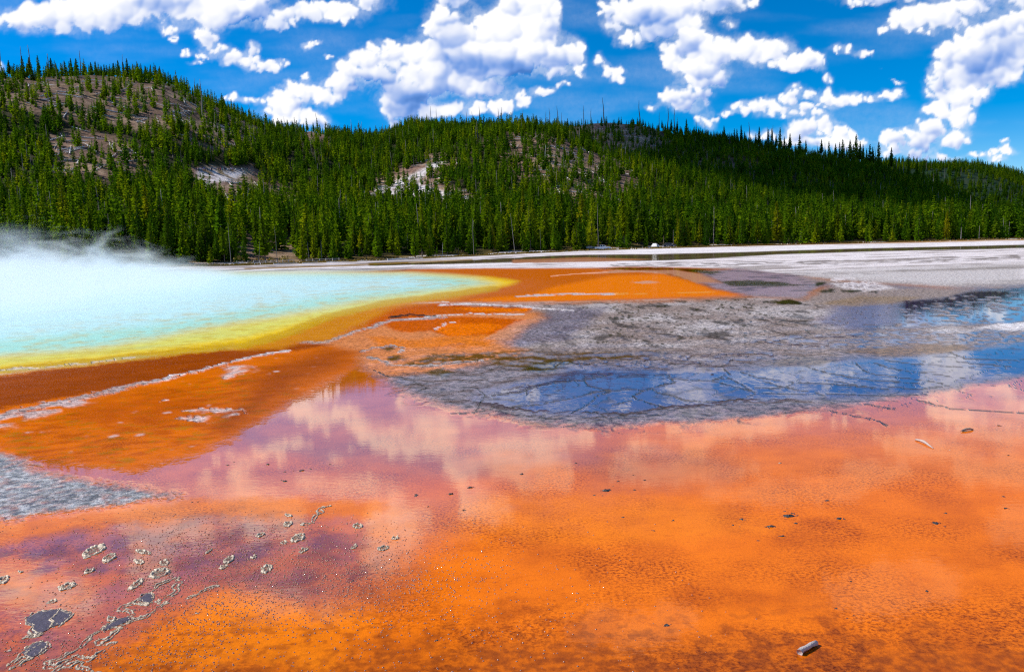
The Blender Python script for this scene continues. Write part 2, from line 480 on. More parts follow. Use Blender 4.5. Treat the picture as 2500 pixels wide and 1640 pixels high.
for p, c in ((0.35, (0.17, 0.34, 0.78, 1)), (0.6, (0.46, 0.58, 0.90, 1)), (0.82, (0.84, 0.88, 1.0, 1))):
    e = cr.elements.new(p); e.color = c
em = N.n('ShaderNodeEmission', {'Color': ramp.outputs[0], 'Strength': 1.0})
tr = N.n('ShaderNodeBsdfTransparent')
ms = N.n('ShaderNodeMixShader', {0: cv2, 1: tr.outputs[0], 2: em.outputs[0]})
N.surf(ms.outputs[0])
N.m.cycles.emission_sampling = 'NONE'
sky = link("sky", me, N.m)
tag(sky, "deep blue sky with bright white cumulus clouds over the forested hills", kind='structure')
del GX, GY, WX, WY, warp1, warp2, D, wsp, A, ZB, LAM, lamS, occ, Hs, hole, puff, patch, halo, thin, veil, edge_f

# ------------------------------------------------------------------ the basin floor: mats, crust, terraces and the spring
g_az = np.radians(np.concatenate([np.arange(-60, -38, 1.0), np.arange(-38, 38.01, 0.078), np.arange(39, 61, 1.0)]))
g_t = np.concatenate([np.arange(1.6, 0.64, -0.06), np.arange(0.64, 0.05, -0.00135), np.arange(0.05, 0.020, -0.0009), np.arange(0.020, 0.0045, -0.00035)])
g_r = CAM_H / g_t
GA, GR = np.meshgrid(g_az, g_r)
gX, gY = GR * np.sin(GA), GR * np.cos(GA)
gZ = land(gX, gY)
beyond = smooth(0, 1, (GR - shore_at(GA)[0]) / 30)
P = np.stack([gX, gY, gZ], -1)
PX, PY, _ = project(P)
HOR = 613 - 0.035 * (PX - 1250)
dep = np.clip(PY - HOR, 2, 1200)
lu, lv = GA * 9, np.log(GR) * 6
n1 = fbm(lu * 3, lv * 3, 5, 101); n2 = fbm(lu * 3, lv * 3, 5, 131)
m1 = fbm(gX * 1.3, gY * 1.3, 5, 151); m2 = fbm(gX * 5, gY * 5, 4, 171)
fade = 1.0 / (1 + (GR / 30) ** 2)
n3 = fbm(lu * 14, lv * 14, 4, 141); n4 = fbm(lu * 14, lv * 14, 4, 146)
wPX = PX + (n1 * 0.07 + n3 * 0.05) * dep
wPY = PY + (n2 * 0.020 + n4 * 0.016) * dep
lPX = PX + n3 * 0.022 * dep; lPY = PY + n4 * 0.007 * dep

def pmask(pts, soft=3.0, ax=3.0, X=None, Y=None):
    """soft mask (0..1) of an outline on the basin floor"""
    X = wPX if X is None else X; Y = wPY if Y is None else Y
    pts = np.array(pts, float)
    pad = soft * 3 + 4
    bb = (X > pts[:, 0].min() - pad * ax) & (X < pts[:, 0].max() + pad * ax) & (Y > pts[:, 1].min() - pad) & (Y < pts[:, 1].max() + pad)
    out = np.zeros(X.shape, np.float64)
    x, y = X[bb] / ax, Y[bb]
    ins = np.zeros(x.shape, bool); dm = np.full(x.shape, 1e9)
    for i in range(len(pts)):
        x0, y0 = pts[i - 1, 0] / ax, pts[i - 1, 1]; x1, y1 = pts[i, 0] / ax, pts[i, 1]
        c = ((y0 > y) != (y1 > y)) & (x < (x1 - x0) * (y - y0) / (y1 - y0 + 1e-12) + x0)
        ins ^= c
        dx, dy = x1 - x0, y1 - y0
        t = np.clip(((x - x0) * dx + (y - y0) * dy) / (dx * dx + dy * dy + 1e-9), 0, 1)
        dm = np.minimum(dm, np.hypot(x - x0 - t * dx, y - y0 - t * dy))
    out[bb] = smooth(-soft, soft, np.where(ins, dm, -dm))
    return out

def lmask(pts, width, ax=3.0, X=None, Y=None):
    """mask of a line of given half width"""
    X = wPX if X is None else X; Y = wPY if Y is None else Y
    pts = np.array(pts, float)
    pad = width * 2 + 3
    bb = (X > pts[:, 0].min() - pad * ax) & (X < pts[:, 0].max() + pad * ax) & (Y > pts[:, 1].min() - pad) & (Y < pts[:, 1].max() + pad)
    out = np.zeros(X.shape)
    x, y = X[bb] / ax, Y[bb]
    dm = np.full(x.shape, 1e9)
    for i in range(1, len(pts)):
        x0, y0 = pts[i - 1, 0] / ax, pts[i - 1, 1]; x1, y1 = pts[i, 0] / ax, pts[i, 1]
        dx, dy = x1 - x0, y1 - y0
        t = np.clip(((x - x0) * dx + (y - y0) * dy) / (dx * dx + dy * dy + 1e-9), 0, 1)
        dm = np.minimum(dm, np.hypot(x - x0 - t * dx, y - y0 - t * dy))
    out[bb] = 1 - smooth(width * 0.6, width * 1.3, dm)
    return out

C_ORANGE = np.array((0.86, 0.182, 0.001)); C_DEEP = np.array((0.50, 0.088, 0.001)); C_BROWN = np.array((0.20, 0.040, 0.004))
C_YEL = np.array((0.80, 0.52, 0.004)); C_OCH = np.array((0.44, 0.18, 0.002)); C_TURQ = np.array((0.42, 0.72, 0.60)); C_PALE = np.array((0.50, 0.80, 0.84))
C_WHITE = np.array((0.72, 0.66, 0.64)); C_GREY = np.array((0.31, 0.26, 0.24)); C_LILAC = np.array((0.15, 0.12, 0.15)); C_DARK = np.array((0.035, 0.030, 0.030))
C_OLIVE = np.array((0.12, 0.065, 0.004)); C_PINK = np.array((0.66, 0.32, 0.19)); C_PURPLE = np.array((0.20, 0.085, 0.08)); C_TAN = np.array((0.36, 0.24, 0.14))
col = np.empty(gX.shape + (3,)); col[:] = C_ORANGE
wet = 1.0 - 0.90 * smooth(1160, 1330, PY + 60 * n1)
rip = np.full(gX.shape, 0.05)
rgh = np.zeros(gX.shape); hgt = np.zeros(gX.shape)

def put(m, c=None, w=None, r=None, g=None):
    global col, wet, rip, rgh
    if c is not None: col = col * (1 - m[..., None]) + np.asarray(c) * m[..., None]
    if w is not None: wet = wet * (1 - m) + w * m
    if r is not None: rip = rip * (1 - m) + r * m
    if g is not None: rgh = rgh * (1 - m) + g * m

# mottling of the near orange mat
blot = smooth(-0.05, 0.5, fbm(lu * 1.3, lv * 1.3, 4, 201)) * smooth(960, 1300, PY)
put(0.45 * blot, C_DEEP)
put(0.85 * smooth(1500, 1640, PY + 60 * n1) * (0.45 + 0.55 * smooth(-0.3, 0.3, fbm(gX * 14, gY * 14, 3, 175))), C_BROWN * 1.3)
put(0.55 * smooth(0.15, 0.6, m1 + 0.5 * m2) * smooth(1330, 1500, PY), C_DEEP * 0.8)
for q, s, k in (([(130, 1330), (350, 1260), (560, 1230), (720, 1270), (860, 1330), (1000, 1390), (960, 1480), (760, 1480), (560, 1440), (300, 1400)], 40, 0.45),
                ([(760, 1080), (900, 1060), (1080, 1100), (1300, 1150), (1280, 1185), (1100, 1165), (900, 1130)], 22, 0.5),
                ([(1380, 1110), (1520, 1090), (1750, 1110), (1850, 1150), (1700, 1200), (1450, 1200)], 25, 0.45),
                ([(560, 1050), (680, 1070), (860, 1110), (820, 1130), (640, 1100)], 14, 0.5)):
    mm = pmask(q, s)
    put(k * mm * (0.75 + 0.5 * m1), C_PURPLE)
put(0.6 * pmask([(600, 1610), (330, 1640), (260, 1640), (380, 1530), (500, 1440), (640, 1440), (900, 1500), (800, 1640)], 30), np.array((0.92, 0.235, 0.001)))
put(0.5 * pmask([(800, 1250), (1250, 1200), (1700, 1220), (1900, 1290), (1500, 1330), (1150, 1310), (900, 1340)], 25), np.array((0.92, 0.235, 0.001)))
put(0.75 * pmask([(250, 1420), (480, 1330), (560, 1420), (420, 1500), (240, 1600), (120, 1640), (60, 1560)], 20), np.array((0.52, 0.12, 0.04)))
put(0.22 * pmask([(0, 1195), (260, 1180), (500, 1200), (800, 1190), (1400, 1140), (2500, 1180), (2500, 940), (2200, 960), (1300, 1060), (900, 980), (700, 940), (500, 1080), (250, 1140), (0, 1120)], 25), np.array((0.62, 0.20, 0.05)))
lw = pmask([(-200, 1230), (250, 1190), (700, 1170), (1050, 1150), (1180, 1220), (1060, 1330), (900, 1420), (760, 1500), (520, 1440), (420, 1480), (250, 1560), (120, 1660), (-200, 1660)], 45)
put(lw * (0.75 + 0.4 * smooth(-0.3, 0.3, n1)), None, 1.0, 0.10)
put(0.85 * smooth(1250, 1750, PX) * smooth(960, 1120, PY + 30 * n1) * (1 - lw), None, 0.28)
put(0.6 * smooth(1050, 1300, PX) * smooth(1090, 1160, PY + 30 * n1) * (1 - lw), None, 0.25)
put(0.9 * pmask([(-100, 1285), (250, 1245), (450, 1220), (700, 1214), (930, 1225), (900, 1262), (500, 1262), (200, 1292), (-100, 1350)], 14), C_ORANGE * np.array((1.0, 1.12, 1)), 0.35)
put(0.22 * pmask([(560, 940), (760, 890), (900, 920), (1080, 1000), (1500, 1060), (1480, 1130), (1200, 1150), (900, 1110), (560, 1080)], 20), np.array((0.34, 0.085, 0.05)))
put(0.5 * smooth(1430, 1560, PY) * smooth(0.0, 0.3, fbm(gX * 9, gY * 9, 4, 177) + 0.4 * n1), C_BROWN * 1.4)
bm = pmask([(-100, 1330), (200, 1290), (420, 1260), (650, 1250), (900, 1300), (960, 1400), (860, 1470), (640, 1450), (460, 1420), (300, 1420), (100, 1450), (-100, 1480)], 45)
put(bm * (0.15 + 0.75 * smooth(-0.25, 0.35, fbm(gX * 3.2, gY * 3.2, 5, 178) + 0.4 * n1)), np.array((0.30, 0.065, 0.012)))
# rim below the spring, left
put(pmask([(-400, 1130), (-400, 980), (0, 935), (240, 895), (460, 868), (620, 852), (780, 835), (1050, 740), (1250, 720), (1250, 760), (1040, 800), (920, 840), (860, 900), (700, 985), (520, 1095), (330, 1150), (120, 1120), (0, 1110)], 8), C_ORANGE * 0.80, 0.14, 0.5)
lm = pmask([(-400, 1130), (0, 1040), (380, 950), (700, 880), (720, 960), (540, 1080), (330, 1140), (0, 1115)], 14)
put(0.8 * lm * smooth(-0.2, 0.45, fbm(lu * 4 + lv * 1.5, lv * 9, 5, 211)), C_DEEP * 0.9)
put(0.7 * lm * smooth(0.10, 0.35, fbm(gX * 2.2, gY * 5.0, 5, 213)), C_OCH * 0.9)
put(0.85 * pmask([(560, 1000), (640, 900), (730, 872), (790, 850), (880, 850), (840, 900), (760, 930), (700, 960), (560, 1060), (500, 1040)], 22), C_DEEP * 0.62)
put(0.6 * pmask([(170, 990), (420, 955), (560, 970), (420, 1040), (200, 1030)], 16), C_DEEP)
put(pmask([(-400, 1050), (-400, 960), (0, 918), (230, 890), (454, 864), (605, 849), (760, 838), (870, 835), (760, 850), (690, 858), (529, 893), (378, 928), (227, 958), (0, 1000)], 3), C_DEEP * np.array((0.62, 0.62, 0.6)), 0.12, 0.6)
# glittering outflow; sun sparkle painted in as pale grain and white specks
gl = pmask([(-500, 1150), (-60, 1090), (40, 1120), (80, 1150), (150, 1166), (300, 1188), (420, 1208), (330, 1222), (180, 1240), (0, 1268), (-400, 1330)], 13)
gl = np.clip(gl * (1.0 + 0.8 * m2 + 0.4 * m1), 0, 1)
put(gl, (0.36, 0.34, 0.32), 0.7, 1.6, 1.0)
glint_specks = gl * smooth(0.0, 0.16, fbm(gX * 12, gY * 7.5, 3, 221) + 0.25 * fbm(gX * 1.2, gY * 1.2, 3, 222))
put(0.60 * glint_specks, (0.62, 0.61, 0.60), 0.4, 2.0, 1.0)

# ---- far plain: white sinter, streams
far = pmask([(-900, 700), (-900, 560), (0, 600), (1250, 560), (2500, 500), (3400, 480), (3400, 760), (2500, 700), (2350, 702), (2100, 688), (1930, 672), (1780, 656), (1560, 651), (1400, 655), (1000, 657), (900, 662), (700, 668), (500, 672)], 3)
put(far, C_WHITE, 0.0, 0.2, 0.7)
st = np.clip(fbm(gX / 26, gY / 7, 5, 231) * 1.0 + 0.25 * fbm(GA * 40, GR / 3.0, 3, 232), -1, 1)
put(far * smooth(0.0, 0.35, st) * 0.85, C_GREY * 1.1, 0.25)
put(far * smooth(0.1, 0.4, -st) * 0.35, (0.80, 0.77, 0.76), 0.0)
put(far * smooth(1500, 700, PX) * 0.55 * smooth(-0.3, 0.3, st + 0.1), (0.16, 0.13, 0.12), 0.5)
put(0.5 * pmask([(1780, 668), (2500, 640), (2500, 705), (2300, 700), (2050, 684)], 8), (0.42, 0.39, 0.36), 0.1, 0.3, 1.0)
put(0.9 * pmask([(900, 642), (1100, 636), (1250, 627), (1430, 622), (1600, 621), (1800, 616), (2100, 606), (2400, 600), (2700, 593), (2700, 600), (2400, 608), (2150, 613), (1900, 621), (1700, 633), (1560, 637), (1400, 633), (1250, 640), (1050, 646), (900, 650)], 1.5), C_OLIVE, 0.9, 0.6, 0.0)
put(0.9 * pmask([(1250, 634), (1430, 628), (1600, 633), (1500, 638), (1250, 643)], 1.2), (0.42, 0.17, 0.07), 0.3)
put(0.95 * lmask([(1000, 641), (1250, 629), (1420, 618), (1600, 617)], 1.1), (0.72, 0.68, 0.67), 0.0)
put(0.7 * pmask([(1500, 612), (1800, 604), (2500, 590), (2500, 597), (1900, 612), (1550, 620)], 1.5), (0.78, 0.74, 0.72), 0.0)
put(0.85 * lmask([(1650, 604), (1900, 598), (2200, 592), (2600, 583)], 1.3), (0.40, 0.20, 0.03), 0.0)
put(0.8 * lmask([(600, 656), (800, 650), (950, 643), (1150, 634)], 1.6), (0.28, 0.16, 0.02), 0.1)
put(0.95 * lmask([(540, 664), (700, 656), (850, 652), (1000, 648), (1300, 643)], 1.5), (0.78, 0.74, 0.73), 0.0)
for yy, k in ((641, 0.9), (646, 0.8), (670, 0.4)):
    put(k * lmask([(1500, yy + 3), (1800, yy + 1), (2100, yy - 4), (2500, yy - 16)], 1.6 + 0.8, X=PX + 60 * n1, Y=PY + 2.5 * st * 3) * smooth(-0.2, 0.3, fbm(lu * 6, lv * 9, 3, 77)), C_GREY * 0.7, 0.2)

# ---- middle: orange pools behind the spring
put(pmask([(720, 800), (830, 745), (960, 668), (1000, 659), (1180, 655), (1440, 656), (1600, 664), (1700, 690), (1740, 706), (1830, 722), (1700, 728), (1500, 736), (1300, 741), (1080, 745), (960, 755), (850, 800), (800, 835), (740, 835)], 2.5), C_DEEP * np.array((1.0, 1.2, 0.7)), 0.13, 0.9, 0.0)
put(pmask([(1350, 700), (1500, 672), (1620, 670), (1700, 692), (1740, 708), (1800, 722), (1500, 731), (1200, 738), (1150, 732), (1300, 718)], 5), C_ORANGE * np.array((0.85, 0.95, 0.8)), 0.12, 0.9)
put(0.9 * pmask([(1440, 668), (1500, 660), (1650, 659), (1720, 670), (1760, 692), (1700, 690), (1640, 670), (1560, 664)], 2), C_PINK, 0.5)
put(0.85 * lmask([(1348, 674), (1400, 669), (1480, 664)], 1.3), C_PINK * 1.1, 0.0)
put(0.95 * lmask([(1262, 724), (1290, 722), (1400, 718), (1500, 718)], 1.8), C_WHITE * 0.75, 0.0, g=1.0)
put(0.9 * lmask([(1500, 718), (1650, 714), (1740, 713)], 1.1), (0.75, 0.30, 0.05), 0.2)
put(0.9 * lmask([(1100, 739), (1300, 738), (1500, 736), (1660, 731)], 1.3), C_PINK, 0.3)
put(0.9 * pmask([(1540, 690), (1580, 686), (1610, 689), (1570, 693)], 1.2), C_PINK, 0.3)
# lavender flat right of them; reflected sky tone put into its colour
put(pmask([(1700, 662), (1800, 656), (1960, 674), (2020, 690), (1990, 706), (1960, 730), (1840, 724), (1750, 706), (1710, 690), (1760, 690)], 4), np.array((0.40, 0.28, 0.33)), 0.55, 0.8, 0.35)
put(0.7 * pmask([(1700, 662), (1800, 656), (1960, 674), (2020, 690), (1990, 706), (1960, 730), (1840, 724), (1750, 706), (1710, 690), (1760, 690)], 4) * smooth(0.0, 0.35, fbm(GA * 26, np.log(GR) * 60, 4, 240)), np.array((0.10, 0.09, 0.16)), 0.8, 0.5, 0.1)
put(0.9 * pmask([(1760, 688), (1830, 684), (1900, 688), (1960, 697), (1870, 699), (1780, 697)], 2), C_OLIVE * 0.5, 0.9)
put(0.9 * pmask([(1660, 660), (1700, 658), (1760, 664), (1740, 669)], 1.5), C_OLIVE * 0.5, 0.9)

# ---- grey crust terrace
crust = pmask([(980, 742), (1100, 742), (1300, 742), (1660, 733), (1840, 724), (1960, 728), (2010, 700), (1960, 676), (2060, 682), (2300, 700), (2600, 690), (2600, 905), (2400, 935), (2250, 962), (2100, 985), (1900, 1008), (1800, 1022), (1640, 1030), (1440, 1042), (1300, 1030), (1170, 1006), (1080, 990), (990, 955), (905, 900), (900, 872), (1000, 850), (1180, 820), (1260, 790), (1320, 765), (1150, 755), (985, 752)], 11)
put(crust, C_GREY * np.array((1.12, 1.03, 0.98)), 0.25, 0.5, 1.0)
put(0.7 * crust * smooth(840, 900, PY + 25 * n1), np.array((0.20, 0.155, 0.185)), 0.6, 0.5, 1.0)
up = pmask([(1000, 745), (1300, 742), (1660, 734), (1840, 727), (1960, 736), (2060, 760), (2100, 790), (2000, 820), (1850, 840), (1600, 850), (1380, 845), (1200, 850), (1180, 820), (1290, 780), (1330, 765)], 8)
put(0.75 * up * smooth(-0.25, 0.35, fbm(gX / 2.2, gY / 3.5, 5, 251)), C_WHITE * 0.80, 0.1, 0.2, 1.0)
put(0.75 * up * smooth(0.08, 0.3, fbm(gX / 0.7, gY / 3.0, 5, 256)), C_DARK * 1.3, 0.2, 0.2, 1.0)
put(0.7 * pmask([(1290, 790), (1360, 752), (1480, 752), (1440, 790), (1380, 830), (1240, 850), (1180, 840)], 8), np.array((0.22, 0.18, 0.26)), 0.6, 0.6, 1.0)
# wet mirror areas
w1 = (0.84 + 0.16 * smooth(-0.35, 0.05, fbm(lu * 8, lv * 14, 4, 276))) * pmask([(1150, 980), (1180, 950), (1330, 925), (1400, 898), (1600, 906), (1850, 900), (1990, 882), (2200, 872), (2420, 845), (2600, 830), (2600, 900), (2400, 930), (2250, 955), (2050, 968), (1860, 978), (1700, 990), (1500, 1010), (1300, 1010)], 12)
w2 = pmask([(2010, 790), (2060, 752), (2150, 738), (2300, 728), (2360, 712), (2600, 690), (2600, 790), (2400, 790), (2250, 798), (2120, 806)], 5)
w3 = pmask([(1800, 836), (1960, 815), (2150, 805), (2400, 806), (2600, 800), (2600, 850), (2350, 850), (2000, 852)], 5) * smooth(-0.15, 0.2, fbm(lu * 7, lv * 12, 4, 271))
w4 = pmask([(1300, 895), (1600, 870), (1960, 850), (1900, 880), (1500, 905)], 6) * smooth(0.05, 0.35, fbm(lu * 9, lv * 14, 4, 274))
wm = np.maximum.reduce([w1, w2 * smooth(-0.5, 0.0, st + 0.1 + fbm(lu * 8, lv * 14, 3, 277)), 0.8 * w3, 0.8 * w4])
put(wm, np.array((0.075, 0.045, 0.125)), 1.0, 0.05, 0.0)
put(0.85 * pmask([(1990, 790), (2040, 748), (2110, 730), (2190, 740), (2180, 790), (2090, 806)], 10), np.array((0.24, 0.20, 0.30)), 0.7, 0.8, 0.3)  # lighter violet-blue base painted in for the sky's reflection
put(0.6 * pmask([(1960, 705), (2060, 700), (2500, 712), (2600, 700), (2600, 690), (2300, 703), (2050, 688), (1985, 690)], 4) * smooth(-0.3, 0.2, st), np.array((0.20, 0.16, 0.24)), 0.8, 0.9, 0.3)
put(0.9 * pmask([(2020, 682), (2060, 672), (2120, 684), (2190, 706), (2110, 712), (2040, 700)], 4) * smooth(-0.35, 0.15, st + n3), C_WHITE, 0.0, 0.3, 1.0)
put(0.9 * pmask([(2380, 802), (2420, 792), (2500, 786), (2600, 784), (2600, 804), (2480, 806)], 3), (0.82, 0.79, 0.78), 0.0, 0.3, 0.8)
put(0.6 * pmask([(2240, 806), (2330, 798), (2400, 806), (2300, 814)], 3), (0.75, 0.72, 0.71), 0.0)
put(0.8 * pmask([(2000, 742), (2100, 722), (2250, 726), (2180, 742), (2080, 748)], 4), C_TAN, 0.35, 0.3, 1.0)
put(0.85 * pmask([(2080, 862), (2150, 846), (2300, 838), (2400, 848), (2300, 862), (2180, 872)], 5), C_TAN * np.array((0.8, 0.62, 0.35)), 0.35, 0.3, 1.0)
put(0.8 * pmask([(1860, 885), (1980, 872), (2060, 878), (1980, 893), (1900, 895)], 4), C_TAN * 0.6, 0.4, 0.3, 1.0)
put(0.95 * pmask([(1880, 736), (1930, 731), (1955, 738), (1950, 746), (1905, 745)], 1.5), C_OLIVE * 0.4, 0.9, 0.2, 0.0)
for q in ([(2000, 710), (2035, 706), (2040, 713), (2005, 714)], [(2055, 709), (2100, 707), (2108, 712), (2060, 713)], [(1990, 690), (2012, 688), (2014, 696), (1994, 698)], [(2120, 712), (2145, 711), (2140, 716)]):
    put(0.9 * pmask(q, 1.5), C_DARK, 0.9, 0.1, 0.0)

# orange swirls and peach margin left of the crust
put(pmask([(790, 838), (850, 815), (935, 785), (985, 760), (1300, 765), (1330, 775), (1280, 800), (1230, 840), (1300, 868), (1100, 905), (960, 920), (890, 905), (880, 860)], 10), C_PINK * np.array((1.10, 0.78, 0.42)), 0.22, 0.5, 0.6)
put(0.8 * pmask([(900, 820), (1000, 830), (1150, 815), (1250, 800), (1180, 850), (1000, 850), (920, 845)], 5), C_ORANGE * np.array((1, 1.15, 3)), 0.3)
put(pmask([(925, 757), (960, 744), (1080, 739), (1150, 748), (1300, 752), (1290, 762), (1180, 766), (1040, 768), (1080, 778), (940, 792), (880, 812), (900, 785)], 3), C_DEEP * 1.05, 0.15, 0.5)
put(0.9 * pmask([(1100, 752), (1200, 752), (1310, 753), (1280, 763), (1160, 760)], 3), C_ORANGE)
put(pmask([(935, 790), (1000, 776), (1120, 772), (1260, 778), (1310, 785), (1250, 800), (1190, 818), (1090, 820), (1050, 808), (1000, 812), (960, 806)], 3), C_DEEP * 1.2, 0.14, 0.5)
put(0.9 * pmask([(1060, 805), (1080, 790), (1180, 788), (1230, 795), (1180, 815), (1100, 820)], 3), C_ORANGE)
put(0.7 * pmask([(1180, 830), (1260, 785), (1330, 776), (1280, 800), (1240, 830)], 3), C_PINK)
# brown pools
bp = pmask([(985, 888), (1060, 866), (1180, 862), (1300, 860), (1600, 860), (1640, 868), (1420, 884), (1400, 892), (1330, 908), (1250, 900), (1200, 888), (1100, 885), (1020, 893)], 3.5)
put(0.9 * bp * smooth(-0.5, 0.0, fbm(lu * 9, lv * 12, 3, 291)), np.array((0.14, 0.055, 0.003)), 0.8, 0.3, 0.0)
put(0.9 * pmask([(1270, 905), (1300, 888), (1380, 882), (1410, 892), (1320, 908)], 3), C_OLIVE * 0.6, 0.85, 0.2, 0.0)
for q in ([(940, 874), (970, 868), (985, 878), (955, 884)], [(1040, 908), (1080, 898), (1110, 912), (1080, 928), (1050, 920)], [(930, 849), (955, 845), (970, 850), (945, 856)]):
    put(0.85 * pmask(q, 3), C_OLIVE * 0.7, 0.8, 0.2, 0.0)
sp = fbm(lu * 14, lv * 22, 4, 295)
put(0.85 * up * smooth(0.28, 0.42, sp) * smooth(1300, 1500, PX), C_OLIVE * 0.35, 0.8)

# ---- crust lines
def line(pts, w, c=C_WHITE * 0.95, k=1.0, h=0.02, g=1.0):
    m = k * lmask(pts, w) * smooth(-0.75, -0.05, n4 + 0.6 * m2)
    put(m, c, 0.0, 0.2, g)
    global hgt
    hgt = np.maximum(hgt, m * h)
line([(-300, 1075), (-60, 1035), (60, 1000), (227, 965), (300, 948), (378, 932)], 4.5, C_WHITE * 0.62, k=0.85)
line([(378, 930), (529, 893), (640, 866), (705, 855)], 2.4)
put(0.75 * pmask([(-300, 1090), (0, 1010), (140, 985), (300, 952), (250, 975), (120, 1010), (0, 1050)], 5) * smooth(-0.1, 0.3, m1 + n1), C_WHITE * 0.9, 0.0, 0.3, 1.0)
line([(735, 836), (790, 836), (850, 816), (900, 800), (960, 782), (1080, 775)], 2.6, C_GREY * 1.4)
line([(915, 757), (940, 746), (1000, 741), (1090, 737)], 1.6)
line([(1075, 745), (1150, 742), (1260, 748), (1340, 756), (1400, 760)], 2.2)
line([(1000, 778), (1060, 772), (1140, 766), (1280, 768)], 1.2)
line([(1060, 805), (1090, 790), (1130, 785)], 1.2)
line([(900, 872), (960, 892), (1060, 894), (1180, 882)], 2.6, C_GREY * 1.3)
line([(880, 860), (950, 842), (985, 850), (980, 862)], 1.6, C_GREY * 1.4)
line([(950, 776), (1000, 768), (1060, 771)], 2.2, C_DARK)
for q, s in (([(530, 915), (560, 895), (610, 890), (635, 900), (600, 908), (545, 925)], 3), ([(450, 1000), (520, 994), (600, 1002), (540, 1010)], 2), ([(430, 1022), (520, 1012), (600, 1010), (500, 1030)], 2),
             ([(545, 850), (575, 842), (590, 846), (565, 853)], 1.5), ([(655, 826), (690, 822), (715, 828), (680, 832)], 1.5), ([(390, 975), (405, 973), (408, 978), (394, 979)], 1.5), ([(250, 868), (285, 870), (270, 873)], 1)):
    put(0.85 * pmask(q, s) * smooth(-0.35, 0.2, fbm(gX * 1.6, gY * 0.9, 4, 305)), C_WHITE, 0.0, 0.3, 1.0)
# scattered white flecks on the left mat
f1, f2 = worley(gX * 1.7, gY * 1.1, 5)
fl = smooth(0.16, 0.05, f1) * smooth(0.05, 0.4, n1 + 0.6 * m1)
put(0.7 * fl * pmask([(0, 1040), (250, 985), (600, 880), (760, 870), (700, 960), (520, 1090), (200, 1130), (0, 1110)], 20), C_WHITE * 0.9, 0.0)
# cracked plates: polygonal ridges standing just above the wet floor
cw = 0.5 * fbm(gX * 0.7, gY * 0.7, 3, 311); cw2 = 0.5 * fbm(gX * 0.7, gY * 0.7, 3, 321)
fA, fB = worley((gX * 0.55 + cw + 0.03 * m2), (gY * 0.50 + cw2 + 0.03 * m2), 9)
crk = smooth(0.055, 0.015, fB - fA)
fC, fD = worley((gX * 0.9 - gY * 0.45 + cw), (gX * 0.1 + gY * 1.05 + 2 * cw2), 14)
crk2 = 0.6 * smooth(0.045, 0.015, fD - fC) * smooth(1900, 2150, PX) * (GR < 40)
zone = np.clip(pmask([(880, 930), (1000, 900), (1400, 885), (1900, 890), (2300, 855), (2600, 830), (2600, 960), (2350, 975), (2000, 1020), (1700, 1050), (1400, 1060), (1050, 1010)], 10) * smooth(-0.62, -0.1, n2 + 0.6 * n1), 0, 1)
TR5 = [[(980,1075),(1100,1050),(1250,1040),(1400,1020),(1500,1000),(1620,975),(1750,940),(1850,935),(1950,925),(2040,935),(2100,920),(2200,895),(2245,880),(2200,850)],[(1000,980),(1100,965),(1250,945),(1300,925),(1400,895),(1500,880),(1640,870),(1700,860),(1800,840),(1840,830)],[(1660,870),(1680,905),(1800,930),(1850,935)],[(1280,940),(1290,960)],
       [(2100,930),(2150,950),(2250,970),(2300,995),(2380,1000)],[(2040,935),(1970,970),(2000,990),(2100,1020),(2170,1050)],[(1850,935),(1750,965),(1690,1015),(1640,1050),(1575,1085)],[(1000,1060),(1150,1090),(1300,1105),(1500,1125)],[(1530,1170),(1650,1145),(1750,1140),(1850,1115),(2000,1110),(2180,1100)],[(1800,1120),(1740,1080),(1650,1070)],
       [(830,915),(950,920),(1020,960),(990,1020),(960,1080)],[(300,800),(400,850),(470,860),(600,900),(640,930),(550,960)],[(1840,1030),(1960,1000)],[(800,1085),(980,1075),(1080,1060)]]
TR6 = [[(0,1045),(60,1025),(130,1020),(90,985),(90,965),(0,970)],[(100,990),(250,1000),(370,1005),(500,1040),(640,1075)],[(0,1080),(100,1100),(180,1130),(300,1140),(450,1135),(560,1125),(640,1090)],[(370,1000),(470,985),(560,1030),(640,1080)],[(430,920),(480,960),(370,1000)],[(560,950),(650,980),(780,1000),(890,1010)],
       [(640,1050),(750,1055),(850,1040),(900,1015),(1050,1020),(1200,1030),(1400,1050),(1420,1060)],[(970,910),(1100,950),(1250,980),(1400,1000),(1550,1010),(1700,1020)],[(1300,890),(1330,930),(1400,960),(1600,985),(1800,1010),(1900,1040)],[(1420,890),(1500,920),(1650,945),(1800,960),(2000,990)],[(1480,870),(1700,900),(1900,910),(2050,915)],
       [(650,1080),(800,1090),(1000,1090),(1200,1090),(1400,1100),(1600,1100),(1750,1090)],[(1900,820),(2000,860),(2150,865),(2380,870)],[(1360,1155),(1550,1185)],[(1130,1200),(1400,1250),(1500,1290)],[(1700,1130),(1900,1180),(2000,1190),(2380,1210)],[(1950,880),(2150,900),(2300,910)],[(700,1010),(900,1060),(1000,1075)],[(1100,1000),(1300,1030),(1500,1060)],[(1500,1040),(1700,1060),(1850,1040)]]
trc = np.zeros(gX.shape)
for T_, ox, oy in ((TR5, 800, 600), (TR6, 1600, 550)):
    for q in T_:
        trc = np.maximum(trc, lmask([(ox + a * .3782, oy + b * .3782) for a, b in q], 1.35, ax=1.6, X=lPX, Y=lPY))
kk = np.clip(np.maximum(np.maximum(0.55 * crk * smooth(2250, 2000, PX), crk2) * zone, trc), 0, 1)
put(0.95 * kk, np.array((0.10, 0.085, 0.080)), 0.25, 0.2, 1.0)
hgt = np.maximum(hgt, 0.003 * kk)
kk2 = crk * w2 * 0.8
put(0.8 * kk2, C_TAN * 0.5, 0.2, 0.2, 1.0)
